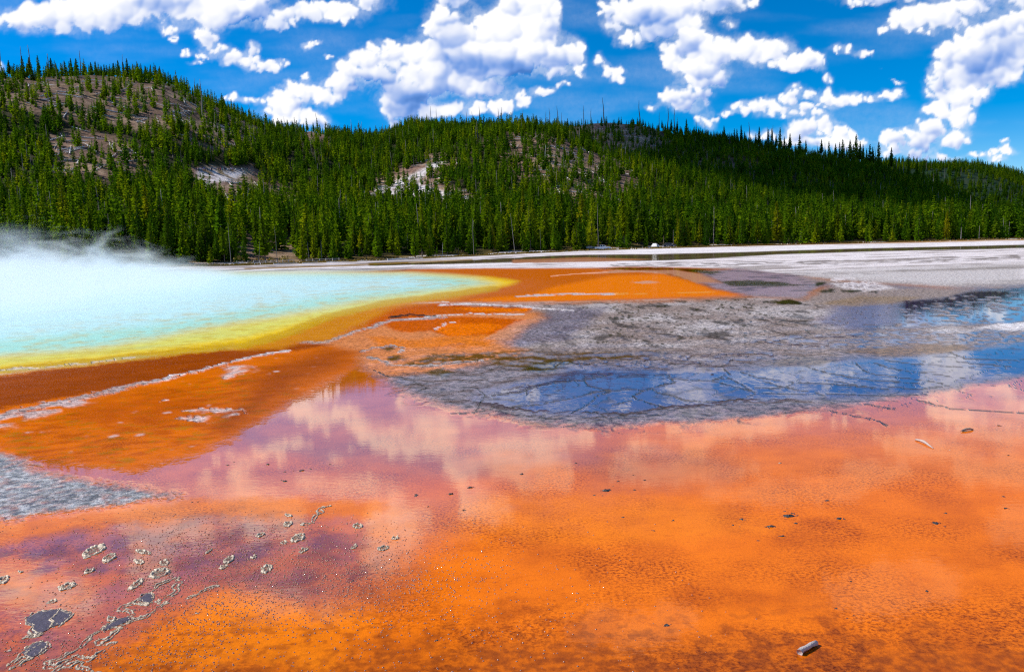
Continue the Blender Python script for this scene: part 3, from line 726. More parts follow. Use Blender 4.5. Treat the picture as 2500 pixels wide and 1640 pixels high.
frn = pmask([(960, 945), (1080, 985), (1250, 1005), (1400, 1018), (1700, 990), (1900, 980), (2080, 968), (1900, 1015), (1700, 1045), (1450, 1060), (1200, 1030), (1000, 980)], 6)
put(0.45 * frn * smooth(0.0, 0.35, fbm(gX * 3.0, gY * 1.2, 4, 341)), np.array((0.13, 0.10, 0.11)), 0.5, 0.2, 1.0)
# terrace relief of the crust
hgt += 0.05 * crust * np.clip(1 - 1.3 * wm, 0, 1) * smooth(2250, 1900, PX) * np.clip(fbm(gX * 1.1, gY * 0.8, 5, 351) + 0.35, 0, 1) + 0.02 * up * np.clip(m2, 0, 1)
hgt *= 1 / (1 + (GR / 60) ** 2)
# ---- the spring
spring_pts = [(-900, 990), (-400, 905), (0, 868), (227, 850), (378, 826), (529, 796), (718, 766), (900, 732), (1027, 714), (1120, 702), (1190, 692), (1150, 681), (1080, 674), (980, 669), (800, 667), (500, 668), (0, 682), (-400, 700), (-1200, 730)]
yel_pts = [(-900, 1040), (-400, 945), (0, 912), (227, 888), (454, 862), (605, 846), (700, 820), (800, 778), (951, 742), (1100, 722), (1178, 711), (1250, 694), (1262, 686), (1200, 677), (1100, 670), (980, 664), (800, 664), (500, 666), (0, 680), (-400, 695), (-1200, 725)]
och_pts = [(560, 850), (700, 812), (800, 770), (951, 740), (1080, 722), (1180, 712), (1120, 730), (960, 752), (900, 785), (860, 800), (800, 832), (740, 835), (690, 850), (600, 855)]
put(pmask(och_pts, 7), C_OCH * np.array((1.3, 1.15, 1)), 0.12, 0.8, 0.0)
pond = pmask(yel_pts, 6)
put(pond, C_YEL, 0.12, 0.9, 0.0)
put(0.75 * pmask([(-900, 1000), (-400, 925), (0, 893), (227, 870), (454, 843), (605, 822), (800, 770), (1027, 722), (1150, 702), (1000, 712), (718, 772), (529, 802), (227, 855), (0, 875), (-400, 915)], 9), np.array((0.62, 0.68, 0.16)), None)
put(pmask(spring_pts, 13, ax=4), C_TURQ * np.array((0.85, 1.0, 1.0)), 0.25, 1.2, 0.0)
put(0.8 * pmask([(-1200, 860), (0, 830), (400, 790), (800, 722), (1080, 695), (1000, 674), (0, 690), (-1200, 740)], 14, ax=4), C_PALE, None)
put(0.75 * lmask([(-400, 938), (0, 905), (227, 881), (454, 856), (605, 841), (700, 815), (800, 773), (951, 738), (1100, 719), (1200, 705)], 7), np.array((0.48, 0.27, 0.004)), None)
put(0.5 * pmask(yel_pts, 6) * smooth(-0.1, 0.4, fbm(lu * 5, lv * 22, 4, 371)) * smooth(780, 860, PY + 0.16 * PX), np.array((0.55, 0.36, 0.01)), None)
streak = smooth(0.1, 0.5, fbm(GA * 12, np.log(GR) * 16, 4, 361))
put(0.35 * pond * streak * smooth(900, 300, PX), np.array((0.42, 0.50, 0.22)), None)
line([(0, 903), (100, 898), (227, 884), (330, 872)], 1.3, C_WHITE * 0.9, 0.7, 0.0)

# sub-grid speckle of the mats stays in the material
zg = gZ + hgt
sink = smooth(0, 25, GR - shore_at(GA)[0] - 12)
zg = zg - 1.5 * sink
GV = np.stack([gX, gY, zg], -1).reshape(-1, 3)
Q = grid_quads(len(g_r), len(g_az))[:, ::-1]
inpond = (pond > 0.5).ravel()
qm = inpond[Q].sum(1) >= 2
def sub_mesh(name, Qs):
    used = np.zeros(len(GV), bool); used[Qs.ravel()] = True
    idx = np.cumsum(used) - 1
    me = mesh_np(name, GV[used], quads=idx[Qs])
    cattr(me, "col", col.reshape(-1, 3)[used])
    fattr(me, "wet", wet.ravel()[used]); fattr(me, "rip", rip.ravel()[used]); fattr(me, "rgh", rgh.ravel()[used])
    return me

def floor_material(name, water):
    N = Nodes(name)
    geo = N.n('ShaderNodeNewGeometry').outputs['Position']
    c0 = N.attr("col", 'Color'); wt = N.attr("wet"); rp = N.attr("rip"); rg = N.attr("rgh")
    dist = N.n('ShaderNodeVectorMath', {0: geo, 1: (0, 0, CAM_H)}, operation='DISTANCE').outputs['Value']
    nearf = N.rng(dist, 5, 45, 1, 0)
    mid = N.noise(geo, 2.2, 5, 0.6)
    fin = N.noise(geo, 34.0, 5, 0.7)
    dots = N.n('ShaderNodeTexVoronoi', {'Vector': geo, 'Scale': 22.0, 'Randomness': 1.0}).outputs['Distance']
    # mottling: darker algal grains in clusters
    c1 = N.mix(N.rng(mid, 0.35, 0.7, 0, 0.35), c0, N.mix(1.0, c0, (0.55, 0.42, 0.4), 'MULTIPLY'))
    clus = N.math('MULTIPLY', N.rng(N.noise(geo, 0.9, 3), 0.42, 0.62), N.rng(fin, 0.47, 0.60))
    c2 = N.mix(N.math('MULTIPLY', clus, N.math('MULTIPLY', nearf, 0.0 if water else 0.8)), c1, N.mix(1.0, c1, (0.22, 0.12, 0.12), 'MULTIPLY'))
    strand = N.noise(N.n('ShaderNodeMapping', {'Vector': geo, 'Rotation': (0, 0, -0.5), 'Scale': (1.0, 4.0, 1.0)}).outputs[0], 9.0, 5, 0.7, 1.2)
    c2 = N.mix(N.math('MULTIPLY', N.rng(strand, 0.56, 0.66), N.math('MULTIPLY', nearf, 0.0 if water else 0.45)), c2, N.mix(1.0, c2, (0.42, 0.28, 0.2), 'MULTIPLY'))
    c3 = N.mix(N.math('MULTIPLY', N.rng(fin, 0.3, 0.44, 1, 0), 0.3), c2, N.mix(1.0, c2, (1.35, 1.35, 1.1), 'MULTIPLY'))
    # rough crust: light and dark grain
    gr = N.noise(geo, 7.0, 6, 0.75)
    vg = N.noise(geo, 38.0, 3, 0.7)
    cg = N.mix(N.rng(gr, 0.40, 0.60), N.mix(1.0, c3, (0.20, 0.19, 0.19), 'MULTIPLY'), N.mix(1.0, c3, (1.9, 1.9, 1.9), 'MULTIPLY'))
    c4 = N.mix(N.math('MULTIPLY', rg, 0.8), c3, cg)
    hb = N.math('ADD', N.math('MULTIPLY', gr, N.math('MULTIPLY', rg, 2.0)), N.math('ADD', N.math('MULTIPLY', vg, N.math('MULTIPLY', rg, 0.6)), N.math('MULTIPLY', fin, 0.15)))
    nb = N.n('ShaderNodeBump', {'Height': hb, 'Strength': 0.8, 'Distance': 0.05}).outputs[0]
    # water film: ripples, longer across the wind
    mp = N.n('ShaderNodeMapping', {'Vector': geo, 'Rotation': (0, 0, 0.15), 'Scale': (1.0, 1.8, 1.0)}).outputs[0]
    r1 = N.noise(mp, 11.0, 3, 0.55); r2 = N.noise(mp, 1.6, 2, 0.5)
    hw = N.math('ADD', N.math('MULTIPLY', r1, 0.006), N.math('MULTIPLY', r2, 0.008))
    nw = N.n('ShaderNodeBump', {'Height': N.math('MULTIPLY', hw, rp), 'Strength': 1.0, 'Distance': 1.0}).outputs[0]
    crg = N.math('MINIMUM', N.math('ADD', N.math('MULTIPLY', rp, 0.05), 0.008), 0.07)
    p = N.n('ShaderNodeBsdfPrincipled', {'Base Color': c4, 'Roughness': 0.75, 'Normal': nb, 'Specular IOR Level': 0.0,
            'Coat Weight': wt, 'Coat Roughness': crg, 'Coat IOR': 1.75, 'Coat Normal': nw})
    N.surf(p.outputs[0])
    return N.m
M_FLOOR = floor_material("mineral_floor", False)
M_SPRING = floor_material("spring_water", True)
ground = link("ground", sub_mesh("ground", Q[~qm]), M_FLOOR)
tag(ground, "flat orange bacterial mats, grey cracked crust and white sinter under a thin film of water", kind='structure')
water = link("water", sub_mesh("water", Q[qm]), M_SPRING)
tag(water, "turquoise hot spring with a yellow margin", kind='structure')

# ------------------------------------------------------------------ hills
h_az = np.radians(np.concatenate([np.arange(-75, -39, 1.5), np.arange(-39, 39.01, 0.16), np.arange(40, 76, 1.5)]))
h_r = np.concatenate([np.array([225.0]), 225 * np.exp(np.arange(0.012, math.log(1100 / 225), 0.0095)), np.arange(1110, 2700, 30.0), np.arange(2750, 6500, 150.0)])
HA, HR = np.meshgrid(h_az, h_r)
hX, hY = HR * np.sin(HA), HR * np.cos(HA)
hZ = land(hX, hY)
hZ = hZ - 1.2 * smooth(8, 0, HR - shore_at(HA)[0])
HPX, HPY, _ = project(np.stack([hX, hY, hZ], -1))
hn = fbm(hX / 25, hY / 25, 4, 401); hn2 = fbm(hX / 6, hY / 6, 3, 411)

BARE = [([(0, 185), (240, 180), (420, 195), (480, 235), (660, 320), (640, 350), (560, 330), (480, 300), (400, 330), (250, 300), (120, 290), (0, 250)], 0.55, 14),
        ([(120, 330), (240, 320), (360, 370), (360, 425), (250, 440), (130, 430)], 0.68, 12),
        ([(430, 290), (560, 300), (640, 345), (560, 380), (450, 350)], 0.6, 14),
        ([(470, 404), (540, 402), (625, 408), (650, 460), (580, 490), (480, 470)], 0.97, 5),
        ([(880, 475), (920, 440), (1020, 400), (1090, 375), (1110, 400), (1080, 450), (1180, 480), (1250, 505), (1180, 512), (1000, 480)], 0.80, 8),
        ([(1190, 345), (1290, 320), (1400, 340), (1540, 370), (1560, 420), (1580, 480), (1480, 510), (1360, 490), (1260, 430)], 0.60, 16),
        ([(1380, 300), (1480, 290), (1600, 315), (1640, 350), (1580, 380), (1500, 370), (1400, 330)], 0.85, 10),
        ([(1610, 350), (1760, 370), (1900, 420), (1800, 430), (1650, 390)], 0.35, 14),
        ([(735, 318), (756, 312), (810, 330), (800, 355), (740, 345)], 0.9, 6),
        ([(2300, 425), (2500, 450), (2500, 480), (2420, 460)], 0.12, 8), ([(540, 560), (600, 540), (640, 600), (560, 610)], 0.5, 8), ([(640, 440), (740, 470), (720, 500), (650, 480)], 0.7, 8),
        ([(575, 600), (700, 590), (760, 625), (700, 655), (580, 655)], 0.55, 8)]
def bare_at(px, py):
    px = np.atleast_1d(np.asarray(px, float)); py = np.atleast_1d(np.asarray(py, float))
    out = np.zeros(px.shape)
    px, py = px + 30 * fbm(px / 45, py / 26, 4, 461), py + 17 * fbm(px / 45, py / 26, 4, 471)
    for pts, k, s in BARE:
        out = np.maximum(out, k * pmask(pts, s, 1.3, X=px, Y=py))
    return out
def face_k(r, az):
    """1 on slopes in view"""
    return 1.0
hb = bare_at(HPX.ravel(), HPY.ravel()).reshape(HPX.shape)
rock = np.maximum(pmask([(480, 418), (540, 412), (600, 420), (570, 440), (500, 452), (485, 435)], 5, 1.3, X=HPX, Y=HPY), pmask([(885, 470), (930, 455), (1010, 425), (1080, 385), (1090, 400), (1020, 440), (1060, 462), (1170, 485), (1160, 500), (1040, 478), (960, 478)], 5, 1.3, X=HPX, Y=HPY))
hc = np.empty(hX.shape + (3,)); hc[:] = (0.035, 0.034, 0.012)
soil = np.array((0.25, 0.145, 0.105)); tan = np.array((0.44, 0.31, 0.19))
hc[HR > 1300] = (0.030, 0.060, 0.028)
mm = (np.clip(hb * 1.2 + 0.25 * hn, 0, 1) * smooth(1500, 1200, HR))[..., None]
hc = hc * (1 - mm) + soil * mm
mm = (np.clip(hb, 0, 1) * smooth(0.0, 0.25, hn2 + hn))[..., None] * 0.85
hc = hc * (1 - mm) + tan * mm
mm = (np.clip(hb, 0, 1) * smooth(0.15, 0.4, -hn2 + 0.5 * hn))[..., None] * 0.6
hc = hc * (1 - mm) + np.array((0.17, 0.13, 0.03)) * mm
mm = (rock * smooth(-0.35, 0.1, hn2))[..., None]
hc = hc * (1 - mm) + np.array((0.66, 0.60, 0.58)) * mm
mm = (smooth(26, 3, HR - shore_at(HA)[0]) * smooth(-0.3, 0.3, hn2))[..., None] * 0.8
hc = hc * (1 - mm) + np.array((0.24, 0.15, 0.03)) * mm
me = mesh_np("hills", np.stack([hX, hY, hZ], -1).reshape(-1, 3), quads=grid_quads(len(h_r), len(h_az))[:, ::-1])
cattr(me, "col", hc.reshape(-1, 3))
N = Nodes("forest_soil")
geo = N.n('ShaderNodeNewGeometry').outputs['Position']
f = N.noise(geo, 0.45, 6, 0.7)
c = N.mix(N.rng(f, 0.35, 0.65), N.mix(1.0, N.attr("col", 'Color'), (0.5, 0.5, 0.5), 'MULTIPLY'), N.mix(1.0, N.attr("col", 'Color'), (1.4, 1.4, 1.4), 'MULTIPLY'))
nb = N.n('ShaderNodeBump', {'Height': f, 'Strength': 0.7, 'Distance': 1.2}).outputs[0]
N.surf(N.n('ShaderNodeBsdfPrincipled', {'Base Color': c, 'Roughness': 0.95, 'Normal': nb, 'Specular IOR Level': 0.1}).outputs[0])
hills = link("hills", me, N.m)
tag(hills, "forested hills with bare brown slopes behind the spring", kind='structure')
# the wide plain under and beyond everything
V = []
for r in (0.0, 900.0, 30000.0):
    for k in range(48):
        a = 2 * math.pi * k / 48
        V.append((r * math.sin(a), r * math.cos(a), -3.5 if r > 1 else -2.0))
me = mesh_np("terrain", V, quads=grid_quads(3, 48)[:, ::-1], tris=None)
terr = link("terrain", me, simple("plain_soil", (0.12, 0.10, 0.05), 0.95, 0.3, 0.02))
tag(terr, "wide plain beyond the hills", kind='structure')
# ground beside and behind the viewpoint
V = [(-400, -400, -0.12), (400, -400, -0.12), (400, 3.0, -0.12), (-400, 3.0, -0.12)]
me = mesh_np("ground_behind", V, quads=[(0, 1, 2, 3)])
gb = link("ground_behind", me, simple("orange_mat_plain", (0.55, 0.15, 0.02), 0.7, 0.3, 0.5))
tag(gb, "orange mat behind the viewpoint", kind='structure')

# ------------------------------------------------------------------ trees
def foliage_mat():
    N = Nodes("pine_needles")
    oi = N.n('ShaderNodeObjectInfo')
    geo = N.n('ShaderNodeNewGeometry')
    ramp = N.n('ShaderNodeValToRGB', {'Fac': oi.outputs['Random']})
    cr = ramp.color_ramp
    cr.elements[0].position = 0.0; cr.elements[0].color = (0.050, 0.115, 0.008, 1)
    cr.elements[1].position = 1.0; cr.elements[1].color = (0.235, 0.285, 0.008, 1)
    for p, c in ((0.35, (0.105, 0.205, 0.006, 1)), (0.7, (0.155, 0.255, 0.006, 1))):
        e = cr.elements.new(p); e.color = c
    nz = N.noise(N.n('ShaderNodeTexCoord').outputs['Object'], 1.6, 2)
    c = N.mix(N.rng(nz, 0.35, 0.65), N.mix(1.0, ramp.outputs[0], (0.65, 0.7, 0.7), 'MULTIPLY'), N.mix(1.0, ramp.outputs[0], (1.35, 1.25, 1.1), 'MULTIPLY'))
    c = N.mix(1.0, c, oi.outputs['Color'], 'MULTIPLY')
    stand = N.rng(N.noise(oi.outputs['Location'], 0.022, 3, 0.6), 0.36, 0.64)
    c = N.mix(stand, N.mix(1.0, c, (0.50, 0.66, 0.9), 'MULTIPLY'), N.mix(1.0, c, (1.22, 1.12, 0.9), 'MULTIPLY'))
    d = N.n('ShaderNodeBsdfDiffuse', {'Color': c})
    t = N.n('ShaderNodeBsdfTranslucent', {'Color': N.mix(1.0, c, (1.3, 1.3, 0.8), 'MULTIPLY')})
    N.surf(N.n('ShaderNodeMixShader', {0: 0.42, 1: d.outputs[0], 2: t.outputs[0]}).outputs[0])
    return N.m
M_NEEDLE = foliage_mat()
M_BARK = simple("pine_bark", (0.13, 0.095, 0.07), 0.95, 0.4, 5, 0.5)
M_SNAG = simple("grey_dead_wood", (0.22, 0.19, 0.17), 0.9, 0.35, 4, 0.4)
M_BLEACH = simple("bleached_wood", (0.66, 0.62, 0.58), 0.85, 0.25, 3, 0.3)

def crown_mesh(name, seed, whorls, per, segs, width=0.15, base=0.10, slim=1.0):
    """unit-height conifer crown: whorls of drooping branches carrying small needle sprays"""
    R = np.random.default_rng(seed)
    V, T = [], []
    def quad(c, a, b):
        i = len(V)
        V.extend([c - a - b, c + a - b * 0.6, c + a * 1.1 + b * 0.7, c - a * 0.8 + b])
        T.append((i, i + 1, i + 2, i + 3))
    gap = R.random(whorls) < 0.12
    lean = R.normal(0, 0.01, 2)
    for k in range(whorls):
        t = k / (whorls - 1)
        z = base + (1 - base) * t ** 0.92
        prof = (1 - t) ** 0.80 * (0.55 + 0.45 * min(1, t / 0.12)) * width * slim + 0.008
        prof *= R.uniform(0.75, 1.2) * (0.6 if gap[k] else 1)
        n = max(3, int(per * (0.45 + 0.55 * (1 - t))))
        ph = R.random() * 6.28
        for j in range(n):
            a = ph + 6.283 * (j + R.uniform(-0.3, 0.3)) / n
            Lb = prof * R.uniform(0.6, 1.25)
            dx, dy = math.cos(a), math.sin(a)
            for s in range(segs):
                f = (s + R.uniform(0.5, 1.0)) / segs
                rr = Lb * f
                zz = z - rr * 0.35 + 0.012 * f + R.normal(0, 0.005)
                c = np.array([dx * rr + lean[0] * t, dy * rr + lean[1] * t, min(0.998, zz)])
                sz = (0.014 + 0.020 * (1 - t)) * R.uniform(0.7, 1.3) * (30 / whorls) ** 0.6
                u = np.array([dx, dy, R.uniform(-0.2, 0.5)]) + R.normal(0, 0.35, 3)
                u /= np.linalg.norm(u)
                w = np.cross(u, R.normal(0, 1, 3)); w /= np.linalg.norm(w)
                quad(c, u * sz, w * sz * 0.75)
    quad(np.array([0, 0, 0.985]), np.array([0, 0, 0.02]), np.array([0.005, 0, 0]))
    me = mesh_np(name, V, quads=T, shade=False)
    me.materials.append(M_NEEDLE)
    return me

def tube(path, radii, sides=6, cap=True):
    V, Qd, T = [], [], []
    n = len(path)
    path = [np.array(p, float) for p in path]
    for i, p in enumerate(path):
        d = path[min(i + 1, n - 1)] - path[max(i - 1, 0)]
        d = d / (np.linalg.norm(d) + 1e-9)
        a = np.cross(d, (0, 0, 1.0))
        if np.linalg.norm(a) < 0.1: a = np.cross(d, (0, 1.0, 0))
        a /= np.linalg.norm(a); b = np.cross(d, a)
        for k in range(sides):
            t = 2 * math.pi * k / sides
            V.append(p + radii[i] * (math.cos(t) * a + math.sin(t) * b))
    for i in range(n - 1):
        for k in range(sides):
            k2 = (k + 1) % sides
            Qd.append((i * sides + k, i * sides + k2, (i + 1) * sides + k2, (i + 1) * sides + k))
    if cap:
        for i, s in ((0, 0), (n - 1, (n - 1) * sides)):
            V.append(path[i]); c = len(V) - 1
            for k in range(sides): T.append((s + k, s + (k + 1) % sides, c))
    return V, Qd, T

class MB:
    def __init__(self): self.V, self.Q, self.T = [], [], []
    def add(self, v, q=(), t=()):
        o = len(self.V)
        self.V.extend([tuple(x) for x in v])
        self.Q.extend([tuple(i + o for i in f) for f in q]); self.T.extend([tuple(i + o for i in f) for f in t])
        return self
    def box(self, c, s, rz=0.0):
        c = np.array(c, float); h = np.array(s, float) / 2
        v = np.array([(x, y, z) for x in (-1, 1) for y in (-1, 1) for z in (-1, 1)]) * h
        ca, sa = math.cos(rz), math.sin(rz)
        v = np.stack([v[:, 0] * ca - v[:, 1] * sa, v[:, 0] * sa + v[:, 1] * ca, v[:, 2]], -1) + c
        return self.add(v, [(0, 1, 3, 2), (4, 6, 7, 5), (0, 4, 5, 1), (2, 3, 7, 6), (0, 2, 6, 4), (1, 5, 7, 3)])
    def tube(self, path, radii, sides=6): return self.add(*tube(path, radii, sides))
    def mesh(self, name, mat, shade=True):
        me = mesh_np(name, self.V, quads=self.Q or None, tris=self.T or None, shade=shade)
        me.materials.append(mat)
        return me

def trunk_mesh(seed, h=0.92):
    R = random.Random(seed)
    pts = [(R.uniform(-.004, .004) * i, R.uniform(-.004, .004) * i, -0.03 + h * i / 5) for i in range(6)]
    m = MB().tube(pts, [0.016, 0.013, 0.011, 0.008, 0.005, 0.002], 6)
    return m.mesh("trunk", M_BARK)
CROWNS = [crown_mesh("crown", 500 + i, 30 + i % 3 * 2, 8, 3, (0.16, 0.14, 0.18, 0.13, 0.15, 0.19, 0.12, 0.16)[i], (0.06, 0.12, 0.03, 0.2, 0.08, 0.02, 0.28, 0.10)[i]) for i in range(8)]
TRUNKS = [trunk_mesh(600 + i) for i in range(4)]
LOW = [crown_mesh("low_crown", 700 + i, 16, 6, 2, (0.15, 0.13, 0.17, 0.12, 0.16)[i], (0.05, 0.1, 0.04, 0.18, 0.08)[i]) for i in range(5)]

# candidate places on the slopes
def scatter(az0, az1, r0f, r1f, dens, seed, jit=1.0):
    R = np.random.default_rng(seed)
    rmax = 1000.0 if dens > 0.02 else 3000.0
    n = int((az1 - az0) / 2 * (rmax ** 2 - 230 ** 2) * dens)
    az = R.uniform(az0, az1, n); r = np.sqrt(R.uniform(230.0 ** 2, rmax ** 2, n))
    k = (r > r0f(az)) & (r < r1f(az))
    return az[k], r[k], R
AZL, AZR = float(azim(-260, 650)), float(azim(2760, 560))
sr = lambda a: shore_at(a)[0]
r1f = lambda a: np.interp(a, C1_AZ, C1_R)
r2f = lambda a: np.interp(a, C2_AZ, C2_R)
def place(az, r, R, keep_fn, hfun):
    x, y = r * np.sin(az), r * np.cos(az)
    z = land(x, y)
    px, py, _ = project(np.stack([x, y, z], -1))
    k = keep_fn(px, py, az, r, R)
    x, y, z, px, py, r, az = (q[k] for q in (x, y, z, px, py, r, az))
    h = hfun(px, py, r, R)
    return np.stack([x, y, z, h, px, py, r, az], -1)
def keep1(px, py, az, r, R):
    b = bare_at(px, py)
    cl = 0.50 * np.clip(fbm(r * np.sin(az) / 30, r * np.cos(az) / 22, 3, 451), -1, 1)
    up = smooth(380, 260, py) * smooth(760, 500, px)           # open stands on the upper left slope
    dens = np.clip((1 - b) * (1 - 0.50 * up) + cl, 0, 1)
    return (R.random(len(px)) < dens)
def h1(px, py, r, R):
    b = np.clip(R.normal(0.98, 0.30, len(px)), 0.35, 1.8)
    base = np.interp(px, [0, 600, 1250, 1900, 2500], [9.6, 10.2, 10.2, 9.8, 10.2])
    fr = 0.72 + 0.28 * smooth(6, 30, r - sr(np.arctan2((px - 1250) / F_PX, 1)))
    back = 1 - 0.30 * smooth(15, 110, r - sr(np.arctan2((px - 1250) / F_PX, 1)))
    return base * b * fr * back
a_, r_, R_ = scatter(AZL, AZR, lambda a: sr(a) + 8, lambda a: r1f(a) + 40, 0.088, 801)
T1 = place(a_, r_, R_, keep1, h1)
a_, r_, R_ = scatter(AZL, AZR, lambda a: r1f(a) + 40, lambda a: r2f(a) + 25, 0.062, 802)
k_ = (a_ > azim(880, 340)); a_, r_ = a_[k_], r_[k_]
T2 = place(a_, r_, R_, lambda px, py, az, r, R: R.random(len(px)) < (1 - 0.9 * bare_at(px, py)) * 0.9, lambda px, py, r, R: 8.0 * np.clip(R.normal(1, 0.2, len(px)), 0.5, 1.6))
a_, r_, R_ = scatter(float(azim(2050, 450)), AZR + 0.02, lambda a: a * 0 + 1500, lambda a: a * 0 + 2560, 0.0075, 803)
T3 = place(a_, r_, R_, lambda px, py, az, r, R: R.random(len(px)) < 1 - bare_at(px, py), lambda px, py, r, R: 17 * np.clip(R.normal(1, 0.2, len(px)), 0.5, 1.6))
# leave the lookout and the parked cars in the open
def clear_of(T, lst):
    k = np.ones(len(T), bool)
    for cx, cy, w, hgt_ in lst:
        top = T[:, 5] - T[:, 3] / T[:, 6] * F_PX
        k &= ~((np.abs(T[:, 4] - cx) < w) & (top < cy + hgt_) & (T[:, 5] > cy - 4) & (T[:, 6] < 560))
    return T[k]
T1 = clear_of(T1, [(528, 418, 58, 0), (545, 430, 42, -3)])
T1 = T1[~((np.abs(T1[:, 4] - 1470) < 22) & (T1[:, 6] < 275)) & ~((np.abs(T1[:, 4] - 1618) < 24) & (T1[:, 6] < 285))]
# the nearest of the wood become single trees
size = T1[:, 3] / T1[:, 6]
infr = (T1[:, 4] > -10) & (T1[:, 4] < 2510)
depth_in = T1[:, 6] - sr(T1[:, 7])
score = np.where(infr, size * np.where(depth_in < 22, 1.6, 1.0) * np.where(depth_in < 60, 1, 0.4), 0)
order = np.argsort(-score)
N_SINGLE = 232
single = T1[order[:N_SINGLE]]
rest = T1[order[N_SINGLE:]]

def forest(name, T, seed, label, tint):
    me = bpy.data.meshes.new(name)
    me.vertices.add(len(T)); me.vertices.foreach_set('co', T[:, :3].astype(np.float32).ravel())
    R = np.random.default_rng(seed)
    wid = R.uniform(0.85, 1.55, len(T))
    fattr(me, "hh", T[:, 3]); fattr(me, "ww", T[:, 3] * wid); fattr(me, "rz", R.uniform(0, 6.28, len(T)))
    fattr(me, "tl", R.normal(0, 0.025, len(T)))
    a = me.attributes.new("kind_index", 'INT', 'POINT'); a.data.foreach_set('value', np.where(R.random(len(T)) < 0.045, 5, R.integers(0, 5, len(T))).astype(np.int32))
    o = link(name, me)
    ng = bpy.data.node_groups.new(name + "_trees", 'GeometryNodeTree')
    ng.interface.new_socket("Geometry", in_out='INPUT', socket_type='NodeSocketGeometry')
    ng.interface.new_socket("Geometry", in_out='OUTPUT', socket_type='NodeSocketGeometry')
    nin = ng.nodes.new('NodeGroupInput'); nout = ng.nodes.new('NodeGroupOutput')
    g2i = ng.nodes.new('GeometryNodeGeometryToInstance')
    for q in reversed(SRC):
        oi = ng.nodes.new('GeometryNodeObjectInfo'); oi.inputs['Object'].default_value = q
        ng.links.new(oi.outputs['Geometry'], g2i.inputs[0])
    iop = ng.nodes.new('GeometryNodeInstanceOnPoints')
    iop.inputs['Pick Instance'].default_value = True
    def at(nm, ty='FLOAT'):
        n = ng.nodes.new('GeometryNodeInputNamedAttribute'); n.data_type = ty; n.inputs[0].default_value = nm
        return n.outputs[0]
    cx = ng.nodes.new('ShaderNodeCombineXYZ'); cs = ng.nodes.new('ShaderNodeCombineXYZ')
    ng.links.new(at("tl"), cx.inputs[0]); ng.links.new(at("rz"), cx.inputs[2])
    w = at("ww"); ng.links.new(w, cs.inputs[0]); ng.links.new(w, cs.inputs[1]); ng.links.new(at("hh"), cs.inputs[2])
    ng.links.new(nin.outputs[0], iop.inputs['Points'])
    ng.links.new(g2i.outputs[0], iop.inputs['Instance'])
    ng.links.new(at("kind_index", 'INT'), iop.inputs['Instance Index'])
    ng.links.new(cx.outputs[0], iop.inputs['Rotation']); ng.links.new(cs.outputs[0], iop.inputs['Scale'])
    ng.links.new(iop.outputs[0], nout.inputs[0])
    md = o.modifiers.new("trees", 'NODES'); md.node_group = ng
    o.color = tint
    tag(o, label, kind='stuff')
    return o
SRC = []
for i in range(5):
    V0 = np.empty(len(LOW[i].vertices) * 3, np.float32); LOW[i].vertices.foreach_get('co', V0)
    SRC.append(bpy.data.objects.new("pine_source", LOW[i]))
R9 = random.Random(3)
m9 = MB().tube([(0, 0, -.03), (.01, 0, .5), (0, .01, .95)], [.014, .010, .003], 5)
for k in range(14):
    t9 = R9.uniform(.3, .9); a9 = R9.uniform(0, 6.28); m9.tube([(0, 0, t9), (.06 * math.cos(a9) * (1.2 - t9), .06 * math.sin(a9) * (1.2 - t9), t9 + R9.uniform(-.02, .02))], [.003, .001], 3)
SRC.append(bpy.data.objects.new("snag_source", m9.mesh("snag_source", M_SNAG)))
forest("forest", rest, 21, "dense green pine forest covering the near hill slopes above the spring", (1, 1, 1, 1))
forest("ridge_forest", T2, 22, "shaded dark pine forest on the long ridge behind the lit hill", (1, 1, 1, 1))
forest("distant_forest", T3, 23, "distant bluish wooded hill beyond the end of the long ridge", (1, 1, 1, 1))
print("trees", len(T1), len(T2), len(T3))

# ------------------------------------------------------------------ single trees along the foot of the wood
TINTS = [((1.0, 1.0, 1.0), "green"), ((1.25, 1.0, 0.9), "olive"), ((0.62, 0.78, 1.0), "dark green"), ((1.45, 1.15, 0.8), "yellowish green"), ((1.0, 1.0, 1.0), "green")]
MARKS = [(-400, "the left mist"), (330, "the thickest steam"), (580, "the rail fence"), (860, "the driftwood shore"), (1090, "the orange pool bay"), (1300, "the leaning snag"), (1500, "the silver pickup"), (1700, "the dark car"), (1900, "the white shore"), (2150, "the olive stream"), (2330, "the far right shore")]
def mark_of(px):
    m = [q for q in MARKS if q[0] <= px]
    return (m[-1] if m else MARKS[0])[1]
ORD = "first second third fourth fifth sixth seventh eighth ninth tenth eleventh twelfth thirteenth fourteenth fifteenth sixteenth seventeenth eighteenth nineteenth".split()
TENS = {2: "twenty", 3: "thirty", 4: "forty", 5: "fifty", 6: "sixty", 7: "seventy", 8: "eighty", 9: "ninety"}
def ordinal(k):
    k = int(k) + 1
    if k < 20: return ORD[k - 1]
    t, u = divmod(k, 10)
    return (TENS[t][:-1] + "ieth") if u == 0 else f"{TENS[t]}-{ORD[u - 1]}"
def pine(name, P3, h, wide, ti, crown, trunk, label, group, cat="pine tree", rz=None, lean=(0, 0)):
    e = empty(name, tuple(P3))
    e.rotation_euler = (lean[0], lean[1], random.uniform(0, 6.28) if rz is None else rz)
    e.scale = (h * wide, h * wide, h)
    tag(e, label, cat, group)
    c = link("crown", crown, parent=e); c.color = (*TINTS[ti][0], 1)
    t = link("trunk", trunk, parent=e)
    return e
sgl = sorted(single.tolist(), key=lambda q: q[4])
cnt = {}
rr = random.Random(5)
info = []
